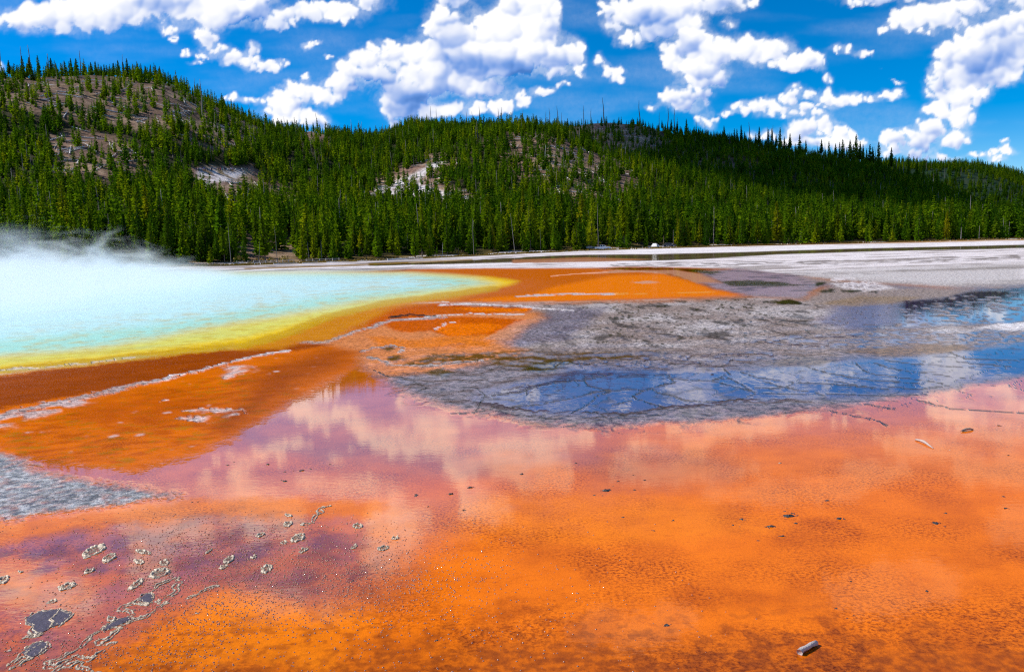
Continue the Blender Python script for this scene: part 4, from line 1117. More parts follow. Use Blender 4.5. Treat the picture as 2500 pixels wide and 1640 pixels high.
for q in sgl:
    x, y, z, h, px, py, r, az = q
    dpt = r - sr(az)
    row = "front row" if dpt < 16 else ("second row" if dpt < 30 else "back rows")
    ti = 3 if (dpt < 16 and rr.random() < 0.22) else rr.choice([0, 1, 1, 2, 4])
    size_w = "tall" if h > 10.8 else ("short" if h < 7.2 else "mid-height")
    key = (mark_of(px), row, TINTS[ti][1], size_w)
    cnt.setdefault(key, 0); cnt[key] += 1
    info.append((q, ti, row, size_w, key, cnt[key]))
for (q, ti, row, size_w, key, k) in info:
    n = cnt[key]
    pre = "" if n == 1 else (ordinal(k - 1) + " ")
    lab = f"{pre}{size_w} {TINTS[ti][1]} pine from left, {row} behind {key[0]}" if n > 1 else f"only {size_w} {TINTS[ti][1]} pine in {row} behind {key[0]}"
    pine("pine_tree", q[:3], q[3], rr.uniform(0.8, 1.3), ti, CROWNS[rr.randrange(8)], TRUNKS[rr.randrange(4)], lab, "pines along the foot of the forest", lean=(rr.gauss(0, .02), rr.gauss(0, .02)))

# skyline pines: px, base y, top y
def on_crest(px, far):
    az = float(azim(px, 330))
    r = float(np.interp(az, C2_AZ, C2_R) if far else np.interp(az, C1_AZ, C1_R))
    x, y = r * math.sin(az), r * math.cos(az)
    return x, y, float(land(np.array(x), np.array(y))), r
SKY_L = [(8, 150), (38, 158), (55, 172), (72, 150), (87, 152), (110, 148), (141, 153), (152, 163), (174, 158), (189, 153), (201, 153), (219, 162), (237, 160), (248, 158), (262, 168), (268, 164), (281, 168), (291, 162), (303, 156), (315, 160), (324, 153), (338, 164), (350, 164), (358, 163), (367, 167), (380, 165), (392, 166), (402, 169), (416, 182), (428, 187), (441, 196), (455, 200), (478, 220), (490, 210), (505, 230), (520, 238), (541, 245), (552, 250), (575, 268), (585, 270), (600, 278), (612, 284), (637, 290), (672, 304), (683, 299), (700, 306), (716, 300), (728, 310), (742, 304), (766, 302), (796, 302), (806, 312), (818, 310), (850, 310), (868, 312), (885, 318)]
SKY_R = [(1617, 306, 292), (1639, 318, 296), (1653, 318, 300), (1676, 318, 292), (1768, 330, 308), (1793, 332, 312), (1799, 334, 314), (1810, 338, 307), (1818, 338, 320), (1845, 345, 326), (1853, 348, 313), (1876, 352, 320), (1884, 352, 316), (1895, 356, 332), (1904, 356, 315), (1915, 360, 337), (1928, 364, 332), (1952, 366, 331), (1968, 374, 350), (2005, 376, 347), (2024, 382, 353), (2041, 384, 358), (2050, 386, 355), (2057, 388, 350), (2068, 388, 366), (2076, 390, 350), (2084, 392, 360), (2091, 394, 340), (2100, 396, 355), (2108, 396, 360), (2116, 398, 370), (2124, 400, 361), (2132, 400, 366), (2146, 408, 362), (2176, 412, 370), (2220, 430, 390), (2240, 438, 408), (2257, 448, 416), (2290, 470, 440)]
for i, (px, yt) in enumerate(SKY_L):
    x, y, z, r = on_crest(px, False)
    _, pyb, _ = project(np.array([[x, y, z]]))
    h = max(6.0, (float(pyb[0]) - yt + 3) * r / F_PX)
    if px < 410: lb = f"{ordinal(i)} pine along the bare crest of the left hill"
    elif px < 650: lb = f"{ordinal(i - 28)} pine down the right shoulder of the left hill skyline"
    else: lb = f"{ordinal(i - 43)} skyline pine in the saddle right of the left hill"
    pine("pine_tree", (x, y, z - 0.3), h, rr.uniform(0.85, 1.2), 2, CROWNS[rr.choice([0, 1, 3, 4, 6])], TRUNKS[i % 4], lb, "pines on the left hill skyline")
for i, (px, yb, yt) in enumerate(SKY_R):
    x, y, z, r = on_crest(px, True)
    h = max(13.0, (yb - yt + 11) * r / F_PX)
    lb = f"{ordinal(i)} lone dark spruce along the shaded ridge skyline" if i < 20 else f"{ordinal(i - 20)} lone dark spruce on the lower shaded ridge skyline"
    pine("spruce_tree", (x, y, z - 0.5), h, rr.uniform(0.7, 1.0), 2, CROWNS[rr.choice([1, 3, 6, 7])], TRUNKS[i % 4], lb, "lone spruces on the right ridge skyline", "spruce tree")

# ------------------------------------------------------------------ dead standing trunks and fallen logs
def snag_mesh(seed, branches=7, mat=None, fork=False):
    R = random.Random(seed)
    bx, by = R.uniform(-.03, .03), R.uniform(-.03, .03)
    pts = [(bx * math.sin(i * 1.1) * 0.4, by * math.sin(i * 0.9) * 0.4, -0.03 + 1.03 * i / 7) for i in range(8)]
    m = MB().tube(pts, [0.017, 0.015, 0.0135, 0.012, 0.010, 0.008, 0.006, 0.003], 6)
    for k in range(branches):
        t = R.uniform(0.35, 0.95); a = R.uniform(0, 6.28); l = R.uniform(0.02, 0.075) * (1.3 - t)
        p0 = np.array([bx * math.sin(t * 7.7) * 0.4, by * math.sin(t * 6.3) * 0.4, t])
        m.tube([p0, p0 + np.array([math.cos(a) * l, math.sin(a) * l, R.uniform(-0.2, 0.5) * l])], [0.003, 0.001], 3)
    return m.mesh("dead_trunk", mat or M_SNAG)
SNAGS = [snag_mesh(900 + i, (4, 9, 14, 6)[i]) for i in range(4)]
PALE = [snag_mesh(920 + i, (3, 7)[i], M_BLEACH) for i in range(2)]
def zz(lst, x0, y0):
    return [(x0 + a * .3782, y0 + b * .3782, y0 + c * .3782) for a, b, c in lst]
SN1 = zz([(30, 240, 100), (183, 230, 70), (240, 240, 75), (340, 230, 110), (352, 230, 105), (440, 220, 145), (556, 260, 125), (830, 270, 150), (1212, 290, 215), (1275, 330, 235), (1310, 500, 290), (1357, 400, 330), (1387, 400, 320), (1505, 480, 395), (1490, 420, 360), (1632, 500, 395), (1652, 510, 450), (1838, 570, 470), (1855, 580, 525), (2057, 580, 465), (2225, 600, 540), (2275, 600, 480), (2320, 620, 500), (2335, 615, 500), (2365, 620, 540)], 0, 100) + \
      zz([(110, 330, 275), (157, 320, 220), (205, 335, 235), (218, 340, 240), (355, 330, 230), (475, 270, 225)], 800, 200)
SN2 = zz([(670, 250, 190), (705, 255, 200), (900, 250, 205), (940, 250, 205), (982, 250, 165), (1108, 250, 180), (1130, 250, 175), (1195, 250, 200), (1265, 250, 185), (1410, 260, 200), (1435, 260, 180), (1487, 250, 160), (1512, 250, 205), (1655, 250, 180), (1787, 250, 145), (1700, 240, 190), (2017, 270, 165), (2140, 300, 240), (2195, 305, 195), (2240, 305, 205), (2262, 305, 250)], 800, 200) + \
      zz([(265, 300, 245), (320, 305, 265), (607, 360, 270), (720, 380, 300), (757, 385, 290), (973, 420, 380), (1045, 440, 405), (1098, 445, 395), (1222, 470, 405), (1422, 500, 425), (1560, 520, 460), (1610, 525, 480)], 1600, 200)
def snag(name, P3, h, mesh, lab, grp, lean=(0, 0), rad=1.0, cat="dead tree"):
    o = link(name, mesh)
    o.location = P3; o.scale = (h * rad, h * rad, h); o.rotation_euler = (lean[0], lean[1], rr.uniform(0, 6.28))
    return tag(o, lab, cat, grp)
for i, (px, yb, yt) in enumerate(SN1):
    if yb < 282 or px > 560:
        x, y, z, r = on_crest(px, False)
    else:
        x, y, z = hit_land(px, yb); r = math.hypot(x, y)
    h = max(9, (yb - yt + 6) * r / F_PX)
    lb = f"{ordinal(i)} bare grey snag along the left hill skyline" if i < 14 else f"{ordinal(i - 14)} bare grey snag in the skyline saddle between the hills"
    snag("dead_tree", (x, y, z - .3), h, SNAGS[i % 4], lb, "bare snags on the left skyline", (rr.gauss(0, .03), rr.gauss(-0.04, .035)), 1.35)
for i, (px, yb, yt) in enumerate(SN2):
    x, y, z, r = on_crest(px, True)
    h = max(15, (yb - yt + 18) * r / F_PX)
    lb = f"{ordinal(i)} thin bare snag above the middle ridge line" if i < 20 else f"{ordinal(i - 20)} thin bare snag on the descending right ridge"
    snag("dead_tree", (x, y, z - .3), h, SNAGS[i % 4], lb, "bare snags on the long ridge", (rr.gauss(0, .02), rr.gauss(-.02, .025)), 1.5)
# standing grey trunks in front of the wood: px, base y, top y, distance beyond the shore, lean, bleached
FR = [(632, 650, 595, 6, .10, 0, "leaning thin grey trunk just left of the rail fence middle"), (647, 640, 588, 16, .02, 1, "feathery pale dead trunk behind the rail fence"), (678, 643, 560, 10, -.08, 0, "long thin brown trunk rising over the rail fence"),
      (565, 658, 560, 5, -.02, 0, "thin grey trunk standing in the steam edge before a dark pine"), (548, 590, 545, 60, -.03, 0, "reddish brown broken trunk above the steam"), (467, 592, 555, 60, -.05, 1, "short white dead trunk above the steam"),
      (1258, 634, 535, 2, -.10, 0, "leaning bare snag with a white foot at the pool bay shore"), (1157, 632, 540, 4, .0, 0, "straight dark bare snag left of the leaning snag"), (1080, 622, 590, 12, .08, 1, "pale stump-like trunk under a ragged pine"),
      (1320, 612, 560, 12, .0, 0, "grey bare trunk right of the leaning snag"), (1460, 606, 500, 12, -.02, 0, "tall dead trunk beside the silver pickup"), (892, 520, 478, 150, .0, 1, "white dead trunk on the slope above the driftwood shore"),
      (2240, 522, 508, 130, .9, 1, "white broken trunk caught in the tree tops far right"), (2346, 588, 560, 4, .0, 1, "bleached thin trunk at the far right shore"), (2130, 560, 510, 40, .0, 0, "thin grey trunk in the right forest"),
      (505, 470, 440, 190, .0, 1, "straight white trunk below the lookout outcrop"), (522, 490, 452, 180, -.2, 1, "leaning white trunk below the lookout outcrop"), (603, 500, 462, 160, .3, 1, "tilted white trunk right of the lookout"), (594, 500, 468, 170, -.12, 1, "thin white trunk crossing the tilted one right of the lookout"), (1330, 400, 355, 290, -.15, 1, "white leaning trunk on the bare middle slope")]
for px, yb, yt, dd, lean, pale, lb in FR:
    az = float(azim(px, yb)); r = float(shore_at(az)[0]) + dd
    x, y = r * math.sin(az), r * math.cos(az); z = float(land(np.array(x), np.array(y)))
    if dd > 40:
        x, y, z = hit_land(px, yb); r = math.hypot(x, y)
    h = (yb - yt) * r / F_PX / max(0.4, math.cos(lean))
    snag("dead_tree", (x, y, z - .1), h, (PALE if pale else SNAGS)[rr.randrange(2)], lb, "grey trunks at the foot of the forest", (0, -lean), 1.1 if pale else 0.55)

def log_mesh(seed):
    R = random.Random(seed)
    n = 7
    pts = [(-0.5 + i / (n - 1), R.uniform(-.006, .006), R.uniform(-.004, .004) + 0.01) for i in range(n)]
    m = MB().tube(pts, [0.017, 0.017, 0.015, 0.013, 0.011, 0.008, 0.004], 6)
    for k in range(6):
        t = R.uniform(-0.4, 0.4); a = R.uniform(-1.2, 1.2); l = R.uniform(0.02, 0.09)
        m.tube([(t, 0, .01), (t + .3 * l, math.sin(a) * l, .01 + abs(math.cos(a)) * l)], [0.005, 0.0015], 3)
    for k in range(5):
        a = k * 1.256; m.tube([(-.5, 0, .01), (-.515, .035 * math.cos(a), .01 + .035 * math.sin(a))], [.007, .002], 3)
    return m.mesh("log", M_BLEACH)
LOGS = [log_mesh(950 + i) for i in range(5)]
def lay_log(x, y, L, ang, mesh, lab, grp, fat=1.0, name="fallen_log", lift=0.0):
    ca, sa = math.cos(ang), math.sin(ang)
    e = np.array([[x - ca * L / 2, y - sa * L / 2], [x + ca * L / 2, y + sa * L / 2], [x, y]])
    z = land(e[:, 0], e[:, 1])
    d = Vector((ca * L, sa * L, float(z[1] - z[0]))).normalized()
    o = link(name, mesh)
    o.location = (x, y, float(max(z[2], (z[0] + z[1]) / 2)) + 0.15 + lift)
    o.rotation_mode = 'QUATERNION'
    o.rotation_quaternion = d.to_track_quat('X', 'Z')
    o.scale = (L, L * fat, L * fat)
    return tag(o, lab, "log", grp)
LZ = [("on the brown top of the left hill", (60, 195, 640, 300), 78, 0.05), ("on the mid patch of the left hill", (130, 320, 360, 425), 34, 0.2), ("on the right flank of the left hill", (430, 260, 640, 360), 26, 0.1),
      ("below the lookout outcrop", (440, 440, 640, 520), 12, 0.5), ("on the pale outcrop slope in the middle", (900, 390, 1180, 490), 26, 0.1), ("on the upper bare patch of the middle hill", (1230, 325, 1420, 420), 34, 0.2), ("on the lower bare patch of the middle hill", (1290, 410, 1600, 500), 42, 0.4),
      ("on the shaded brown top of the ridge", (1410, 300, 1620, 370), 24, 0.0)]
for where, (x0, y0, x1, y1), n, steep in LZ:
    pts = []
    tries = 0
    while len(pts) < n and tries < 600:
        tries += 1
        px, py = rr.uniform(x0, x1), rr.uniform(y0, y1)
        if bare_at(px, py)[0] < 0.35: continue
        x, y, z = hit_land(px, py, 240, 1100)
        if math.hypot(x, y) > 1050: continue
        pts.append((px, x, y))
    pts.sort()
    for i, (px, x, y) in enumerate(pts):
        L = rr.uniform(5, 14)
        ang = rr.choice([rr.uniform(0, 3.14), math.pi / 2 + rr.uniform(-.6, .6)]) if rr.random() < 0.5 + steep else rr.uniform(-.4, .4)
        word = "long" if L > 9.5 else ("short" if L < 7 else "bleached")
        lb = f"{ordinal(i)} fallen log from the left {where}"
        lay_log(x, y, L, ang, LOGS[rr.randrange(5)], lb, "fallen logs " + where, 1.25)
# driftwood along the far shore
DW = [(700, 650, 7, "bleached branch on the shore under the rail fence"), (760, 650, 5, "short driftwood before the fence end"), (825, 643, 6, "driftwood beside two lone pines"), (890, 643, 4, "white root stump on the shore"), (915, 641, 8, "long white driftwood right of the root stump"), (990, 636, 11, "longest white driftwood pile log"), (1010, 634, 6, "driftwood crossing the longest log"), (1060, 632, 8, "driftwood log at the bay's left side"), (1110, 629, 5, "short driftwood in the bay"), (1400, 616, 6, "driftwood left of the silver pickup"),
      (1560, 609, 8, "grey log at the water's edge right of the pickup"), (1415, 611, 3, "white upright stump piece left of the pickup"), (2010, 594, 5, "thin driftwood on the orange grass shore"), (2140, 592, 7, "long thin driftwood on the right shore"), (2255, 588, 5, "pale driftwood near the far right tree foot"), (2440, 584, 7, "pale driftwood heap at the far right"), (2470, 583, 5, "rightmost piece of driftwood on the far shore")]
for px, py, L, lb in DW:
    az = float(azim(px, py)); r = float(shore_at(az)[0]) + rr.uniform(-6, 1)
    lay_log(r * math.sin(az), r * math.cos(az), L, rr.uniform(-.5, .5) - az, LOGS[rr.randrange(5)], lb, "driftwood on the far shore", 1.2, "driftwood", -0.05)

# low shrubs and tufts along the far shore
def tuft_mesh(seed):
    R = np.random.default_rng(seed); V, T = [], []
    for k in range(70):
        a = R.uniform(0, 6.28); q = R.uniform(0, 0.5) ** 0.8; c = np.array([math.cos(a) * q, math.sin(a) * q, R.uniform(0.05, 0.6) * (1 - q)])
        u = R.normal(0, 1, 3); u[2] = abs(u[2]) + .5; u /= np.linalg.norm(u); w = np.cross(u, R.normal(0, 1, 3)); w /= np.linalg.norm(w)
        i = len(V); V += [c - w * .05, c + w * .05, c + u * 0.2]; T.append((i, i + 1, i + 2))
    me = mesh_np("foliage", V, tris=T, shade=False); me.materials.append(simple("yellow_shrub", (0.27, 0.20, 0.02), 0.9, 0.4, 3)); return me
TU = [tuft_mesh(970 + i) for i in range(3)]
SHR = [(585, 648, 3.2, "tall yellow shrub at the steam edge"), (612, 647, 2.0, "yellow shrub at the left end of the rail fence"), (635, 640, 2.4, "round yellow shrub by the leaning trunk"), (660, 632, 2.2, "olive shrub under the pale dead trunk"), (692, 620, 3.0, "bright yellow shrub high behind the fence"), (762, 641, 2.2, "yellow shrub at the right end of the fence"), (1115, 624, 2.4, "yellow bushes at the bay shore"), (1130, 624, 1.8, "small yellow bush right of the bay bushes"), (1435, 604, 2.2, "green bush left of the pickup"), (600, 655, 1.2, "low yellow bush at the water's edge by the steam"), (1700, 602, 1.5, "low bush on the orange grass shore"), (1280, 614, 1.6, "small bush right of the leaning snag")]
for i, (px, py, s, lb) in enumerate(SHR):
    az = float(azim(px, py)); r = float(shore_at(az)[0]) + (4 if s < 2.1 else 12)
    x, y = r * math.sin(az), r * math.cos(az)
    o = link("shrub", TU[i % 3]); o.location = (x, y, float(land(np.array(x), np.array(y)))); o.scale = (s, s, s); o.rotation_euler = (0, 0, i)
    tag(o, lb, "shrub", "yellow shrubs along the shore")
m = MB(); Rg = np.random.default_rng(44)
for k in range(5200):
    az = Rg.uniform(AZL, AZR); rs_, zs_ = shore_at(az); r = rs_ + abs(Rg.normal(0, 5)) - 3.5
    x, y = r * math.sin(az), r * math.cos(az); z = float(zs_) + 0.02
    if r > rs_: z = float(land(np.array(x), np.array(y)))
    h = Rg.uniform(.25, .7); w = Rg.uniform(.1, .35); a = Rg.uniform(-.5, .5)
    m.add([(x - w, y, z - .1), (x + w, y, z - .1), (x + w * .4 + a * h, y + .1, z + h), (x - w * .5, y, z + h * .8)], [(0, 1, 2, 3)])
gme = m.mesh("grass", simple("dry_grass", (0.33, 0.20, 0.03), 0.95, 0.5, 0.4), False)
tag(link("grass", gme), "dry yellow and orange grass strip along the far shore", kind='stuff')

# ------------------------------------------------------------------ rail fence, parked vehicles, people at the lookout
M_RAIL = simple("weathered_rail", (0.42, 0.38, 0.34), 0.9, 0.3, 2)
def fence(pts, label):
    base = []
    for px, py in pts:
        az = float(azim(px, py)); r = float(shore_at(az)[0]) + 4.5
        x, y = r * math.sin(az), r * math.cos(az); base.append(np.array([x, y, float(land(np.array(x), np.array(y)))]))
    f = empty("rail_fence", tuple(base[0])); tag(f, label, "fence")
    o0 = base[0]
    for k, b in enumerate(base):
        b = b - o0
        p = MB().tube([b + (0, 0, -.2), b + (0, 0, 1.25)], [.11, .09], 6).mesh("post", M_RAIL); link("post", p, parent=f)
        if k:
            a = base[k - 1] - o0
            for hh in (0.55, 1.05):
                q = MB().tube([a + (0, 0, hh + .04), b + (0, 0, hh - .04)], [.10, .075], 6).mesh("rail", M_RAIL); link("rail", q, parent=f)
fence([(578 + 14 * i, 648 - 1.05 * i) for i in range(11)], "two-rail weathered log fence at the foot of the slope beside the steam")
fence([(748 + 16 * i, 640 - 0.8 * i) for i in range(6)], "short paler rail fence running behind the lone pines")

M_GLASS = simple("dark_glass", (0.02, 0.025, 0.03), 0.15, 0.1, 1)
M_TYRE = simple("tyre_rubber", (0.02, 0.02, 0.02), 0.85, 0.2, 4)
M_RIM = simple("wheel_rim", (0.45, 0.45, 0.46), 0.35, 0.1, 4)
def loft(prof, w, inset):
    """extrude a side outline across the width, upper edge drawn in"""
    m = MB(); n = len(prof); zmax = max(p[1] for p in prof); zmin = min(p[1] for p in prof)
    V = []
    for s in (-1, 1):
        for x, z in prof:
            k = (z - zmin) / (zmax - zmin); V.append((x, s * (w / 2 - inset * k ** 1.5), z))
    Qd = [(i, (i + 1) % n, n + (i + 1) % n, n + i) for i in range(n)]
    T = []
    for s in (0, 1):
        cx = sum(p[0] for p in prof) / n; cz = sum(p[1] for p in prof) / n
        V.append((cx, (-1 if s == 0 else 1) * (w / 2 - inset * .3), cz)); c = len(V) - 1
        for i in range(n): T.append((s * n + i, s * n + (i + 1) % n, c))
    return m.add(V, Qd, T)
def vehicle(name, label, cat, px, py, dd, colr, kind, rz):
    az = float(azim(px, py)); r = float(shore_at(az)[0]) + dd
    x, y = r * math.sin(az), r * math.cos(az); z = float(land(np.array(x), np.array(y)))
    e = empty(name, (x, y, z + 0.02)); e.rotation_euler = (0, 0, rz); tag(e, label, cat, "vehicles parked behind the first pines")
    paint = simple("car_paint", colr, 0.3, 0.05, 1)
    if kind == "pickup":
        body = [(-2.7, .5), (2.6, .5), (2.7, .9), (2.5, 1.1), (1.2, 1.18), (-2.65, 1.18), (-2.7, .9)]
        cab = [(-.9, 1.18), (1.25, 1.18), (.55, 1.78), (-.75, 1.8)]
    else:
        body = [(-2.2, .4), (2.2, .4), (2.3, .75), (2.0, .95), (1.1, 1.02), (-1.9, 1.05), (-2.25, .85)]
        cab = [(-1.8, 1.03), (1.1, 1.02), (.45, 1.5), (-1.2, 1.55)]
    link("body", loft(body, 1.85, .08).mesh("body", paint, False), parent=e)
    link("cab", loft(cab, 1.7, .28).mesh("cab", paint, False), parent=e)
    for s in (-1, 1):
        zc = cab[0][1]; zt = cab[2][1]
        for a, b in ((cab[3][0] + .12, -.02), (.08, cab[2][0])):
            v = [(a - .08, s * .86, zc + .06), (b + .12, s * .86, zc + .06), (b, s * .66, zt - .08), (a + .03, s * .66, zt - .08)]
            link("window", MB().add(v, [(0, 1, 2, 3)]).mesh("window", M_GLASS, False), parent=e)
        for xw in (body[0][0] + .95, body[1][0] - .85):
            w = link("wheel", MB().tube([(xw, s * .72, .36), (xw, s * .94, .36)], [.37, .37], 14).mesh("tyre", M_TYRE, False), parent=e)
            link("rim", MB().tube([(xw, s * .90, .36), (xw, s * .96, .36)], [.21, .19], 10).mesh("rim", M_RIM, False), parent=w)
vehicle("pickup_truck", "silver pickup truck parked side-on in a gap between the shore pines", "truck", 1470, 604, 6, (0.70, 0.72, 0.74), "pickup", 0.12)
vehicle("parked_car", "white car mostly hidden behind pines right of the pickup", "car", 1600, 604, 8, (0.78, 0.78, 0.78), "car", 1.2)
vehicle("parked_car", "dark car parked right of the white car behind the pines", "car", 1634, 604, 9, (0.06, 0.065, 0.075), "car", 0.1)
vehicle("parked_car", "grey car nose peeking out left of the silver pickup", "car", 1436, 606, 9, (0.30, 0.31, 0.33), "car", 0.2)

M_SKIN = simple("skin", (0.45, 0.26, 0.18), 0.7, 0.05, 1)
def person(px, dx, shirt, trous, lab, hgt_=1.72):
    m = MB()
    def ring(path, rad, sq=0.62, sides=8):
        v, q, t = tube(path, rad, sides)
        return v, q, t
    # one body: legs, trunk, neck, head, arms
    body = MB()
    for s in (-1, 1):
        body.tube([(s * .10, .03, .0), (s * .10, 0, .08), (s * .10, .0, .48), (s * .09, 0, .88)], [.05, .05, .065, .09], 7)
        body.tube([(s * .19, 0, 1.42), (s * .25, .02, 1.15), (s * .22, -.10, .92), (s * .20, -.14, .84)], [.055, .045, .035, .03], 6)
    body.tube([(0, 0, .82), (0, 0, .95), (0, 0, 1.15), (0, 0, 1.38), (0, 0, 1.47), (0, 0, 1.53), (0, -.01, 1.62), (0, -.01, 1.70), (0, 0, 1.76)], [.15, .165, .155, .19, .08, .055, .10, .10, .04], 10)
    me = body.mesh("person", simple("trousers", trous, .9, .1, 1))
    sm = simple("shirt", shirt, .9, .1, 1)
    me.materials.append(sm); me.materials.append(M_SKIN)
    for p in me.polygons:
        c = p.center
        p.material_index = 2 if (c.z > 1.47 or (abs(c.x) > .19 and c.z < 1.0 and c.z > .8)) else (1 if c.z > .93 else 0)
    x, y, z = hit_land(px, 419, 300, 600)
    o = link("person", me); o.location = (x, y + dx, float(land(np.array(x), np.array(y + dx))) + 0.0); s = hgt_ / 1.76; o.scale = (s, s, s)
    o.rotation_euler = (0, 0, rr.uniform(-.5, .5))
    tag(o, lab, "person", "people standing at the lookout")
PPL = [(479, (.12, .05, .10), "leftmost person at the lookout in dark maroon"), (483, (.75, .45, .40), "person in pink top near the lookout's left end"), (486, (.10, .13, .16), "person in charcoal right behind the pink one"), (490, (.8, .8, .82), "person in white shirt with a pale blue bag left of the blue one"), (494, (.6, .75, .8), "person in pale blue between white and bright blue"), (498, (.03, .12, .60), "person in bright blue jacket at the lookout"), (502, (.02, .02, .03), "person in black right of the bright blue jacket"),
       (507, (.15, .13, .12), "person in brown grey near the lookout's left middle"), (511, (.7, .66, .6), "person in cream hat and top near the lookout middle"), (516, (.03, .04, .12), "person in navy at the lookout middle"), (519, (.05, .06, .08), "person in black right of the navy one"), (527, (.2, .25, .4), "person in slate blue alone right of the gap"), (533, (.18, .10, .08), "person in dark red brown left of the red one"), (538, (.7, .06, .12), "person in red top at the lookout"),
       (543, (.02, .38, .40), "person in teal jacket right of the red one"), (549, (.02, .02, .02), "person in black sitting low right of the teal jacket"), (552, (.03, .03, .05), "second person in black right of the teal jacket"), (558, (.85, .85, .86), "person in white shirt right of the two in black"), (562, (.82, .82, .85), "second white shirt at the lookout's right half"), (566, (.5, .5, .75), "person in lavender with a white cap"), (570, (.40, .16, .12), "person in rusty red near the right end"), (577, (.80, .82, .80), "person in white among the pines right of the rusty red one"), (591, (.84, .84, .82), "rightmost person in white half behind a pine")]
for i, (px, c, lb) in enumerate(PPL):
    person(px, rr.uniform(-.6, .6), c, rr.choice([(.03, .04, .08), (.10, .09, .08), (.02, .02, .02)]), lb, rr.uniform(1.6, 1.85))

# ------------------------------------------------------------------ crust islands, stones and sticks on the near mat
def floor_z(x, y):
    return 0.0
M_CRUST = simple("cream_crust", (0.70, 0.52, 0.32), 0.45, 0.75, 60, 0.8)
M_INNER = simple("violet_grey_crust", (0.085, 0.062, 0.075), 0.35, 0.4, 14, 0.5)
Rc = np.random.default_rng(77)
def ridge(m, pts, w, h, closed=False, step=None):
    """low irregular crust ridge along points on the mat (world x, y)"""
    pts = [np.array(p, float) for p in pts]
    if closed: pts = pts + [pts[0]]
    step = step or w * 0.8
    path = []
    for a, b in zip(pts[:-1], pts[1:]):
        n = max(1, int(np.linalg.norm(b - a) / step))
        for i in range(n): path.append(a + (b - a) * i / n)
    path.append(pts[-1])
    path = np.array(path)
    s = np.arange(len(path)) * step
    o = Rc.uniform(0, 100)
    jit = np.stack([fbm(s / (w * 5) + o, s * 0 + 1.3, 3, 1), fbm(s / (w * 5) + o, s * 0 + 7.7, 3, 2)], -1) * w * 2.2
    path = path + jit
    n = len(path); V = []; Qd = []
    K = 6
    for i in range(n):
        d = path[min(i + 1, n - 1)] - path[max(i - 1, 0)]; d = d / (np.linalg.norm(d) + 1e-9); nn = np.array([-d[1], d[0]])
        ww = w * (0.6 + 0.9 * Rc.random()) * (0.5 if (not closed and (i < 1 or i > n - 2)) else 1); hh = h * (0.35 + 1.0 * Rc.random())
        for k, (u, v) in enumerate(((-1.25, -.4), (-.75, .55), (-.2, 1.0 + .25 * Rc.normal()), (.3, .9 + .3 * Rc.normal()), (.8, .5), (1.25, -.4))):
            p = path[i] + nn * ww * u * (1 + .2 * Rc.normal())
            V.append((p[0], p[1], v * hh))
    for i in range(n - 1):
        for k in range(K - 1):
            Qd.append((i * K + k, (i + 1) * K + k, (i + 1) * K + k + 1, i * K + k + 1))
    m.add(V, Qd)
def nodule(m, x, y, s, zc=0.0, flat=.6):
    V = []; Tn = []
    nr, ns = 3, 7
    for i in range(nr):
        e = math.radians(-15 + i * 38)
        for k in range(ns):
            a = 2 * math.pi * k / ns + i * .4; q = s * (1 + .28 * Rc.normal())
            V.append((x + math.cos(a) * math.cos(e) * q, y + math.sin(a) * math.cos(e) * q, zc + math.sin(e) * q * flat))
    V.append((x, y, zc + s * flat * (1 + .15 * Rc.normal())))
    Qd = [(i * ns + k, i * ns + (k + 1) % ns, (i + 1) * ns + (k + 1) % ns, (i + 1) * ns + k) for i in range(nr - 1) for k in range(ns)]
    Tn = [((nr - 1) * ns + k, (nr - 1) * ns + (k + 1) % ns, nr * ns) for k in range(ns)]
    m.add(V, Qd, Tn)
def Z7(x, y): return (x * .2521, 1250 + y * .2521)
def flat_pts(lst):
    p = np.array(lst, float); w = on_flat(p[:, 0], p[:, 1]); return w[:, :2]
def poly_dist(X, Y, pts, closed=False):
    pts = [np.array(p, float)[:2] for p in pts]
    if closed: pts = pts + [pts[0]]
    dm = np.full(X.shape, 1e9)
    for p, q in zip(pts[:-1], pts[1:]):
        dx, dy = q - p
        t = np.clip(((X - p[0]) * dx + (Y - p[1]) * dy) / (dx * dx + dy * dy + 1e-12), 0, 1)
        dm = np.minimum(dm, np.hypot(X - p[0] - t * dx, Y - p[1] - t * dy))
    return dm
def relief(name, hfun, box, cell, off, mat):
    """a lump of crust as real relief: only what stands above the mat is kept"""
    xs = np.arange(box[0], box[1], cell); ys = np.arange(box[2], box[3], cell * 1.25)
    X, Y = np.meshgrid(xs, ys)
    H = hfun(X, Y, X + off[0], Y + off[1])
    Qd = grid_quads(len(ys), len(xs))
    hv = H.ravel()
    Qd = Qd[hv[Qd].max(1) > 0]
    used = np.zeros(H.size, bool); used[Qd.ravel()] = True
    idx = np.cumsum(used) - 1
    V = np.stack([X, Y, np.clip(H, -0.004, 1)], -1).reshape(-1, 3)[used]
    me = mesh_np(name, V, quads=idx[Qd]); me.materials.append(mat)
    return me
def ridged(x, y, seed):
    return billow(x, y, 4, seed, 0.6)
def crust_mat():
    N = Nodes("cream_crust")
    geo = N.n('ShaderNodeNewGeometry').outputs['Position']
    z = N.n('ShaderNodeSeparateXYZ', {0: geo}).outputs[2]
    n = N.noise(geo, 60, 4, .7)
    k = N.math('ADD', N.rng(z, 0.000, 0.009), N.math('MULTIPLY', N.math('SUBTRACT', n, .5), 1.2), clamp=True)
    c = N.mix(k, (0.06, 0.035, 0.02), (0.66, 0.52, 0.36))
    nb = N.n('ShaderNodeBump', {'Height': n, 'Strength': .8, 'Distance': .008}).outputs[0]
    N.surf(N.n('ShaderNodeBsdfPrincipled', {'Base Color': c, 'Roughness': .35, 'Normal': nb}).outputs[0])
    return N.m
M_CRUST = crust_mat()
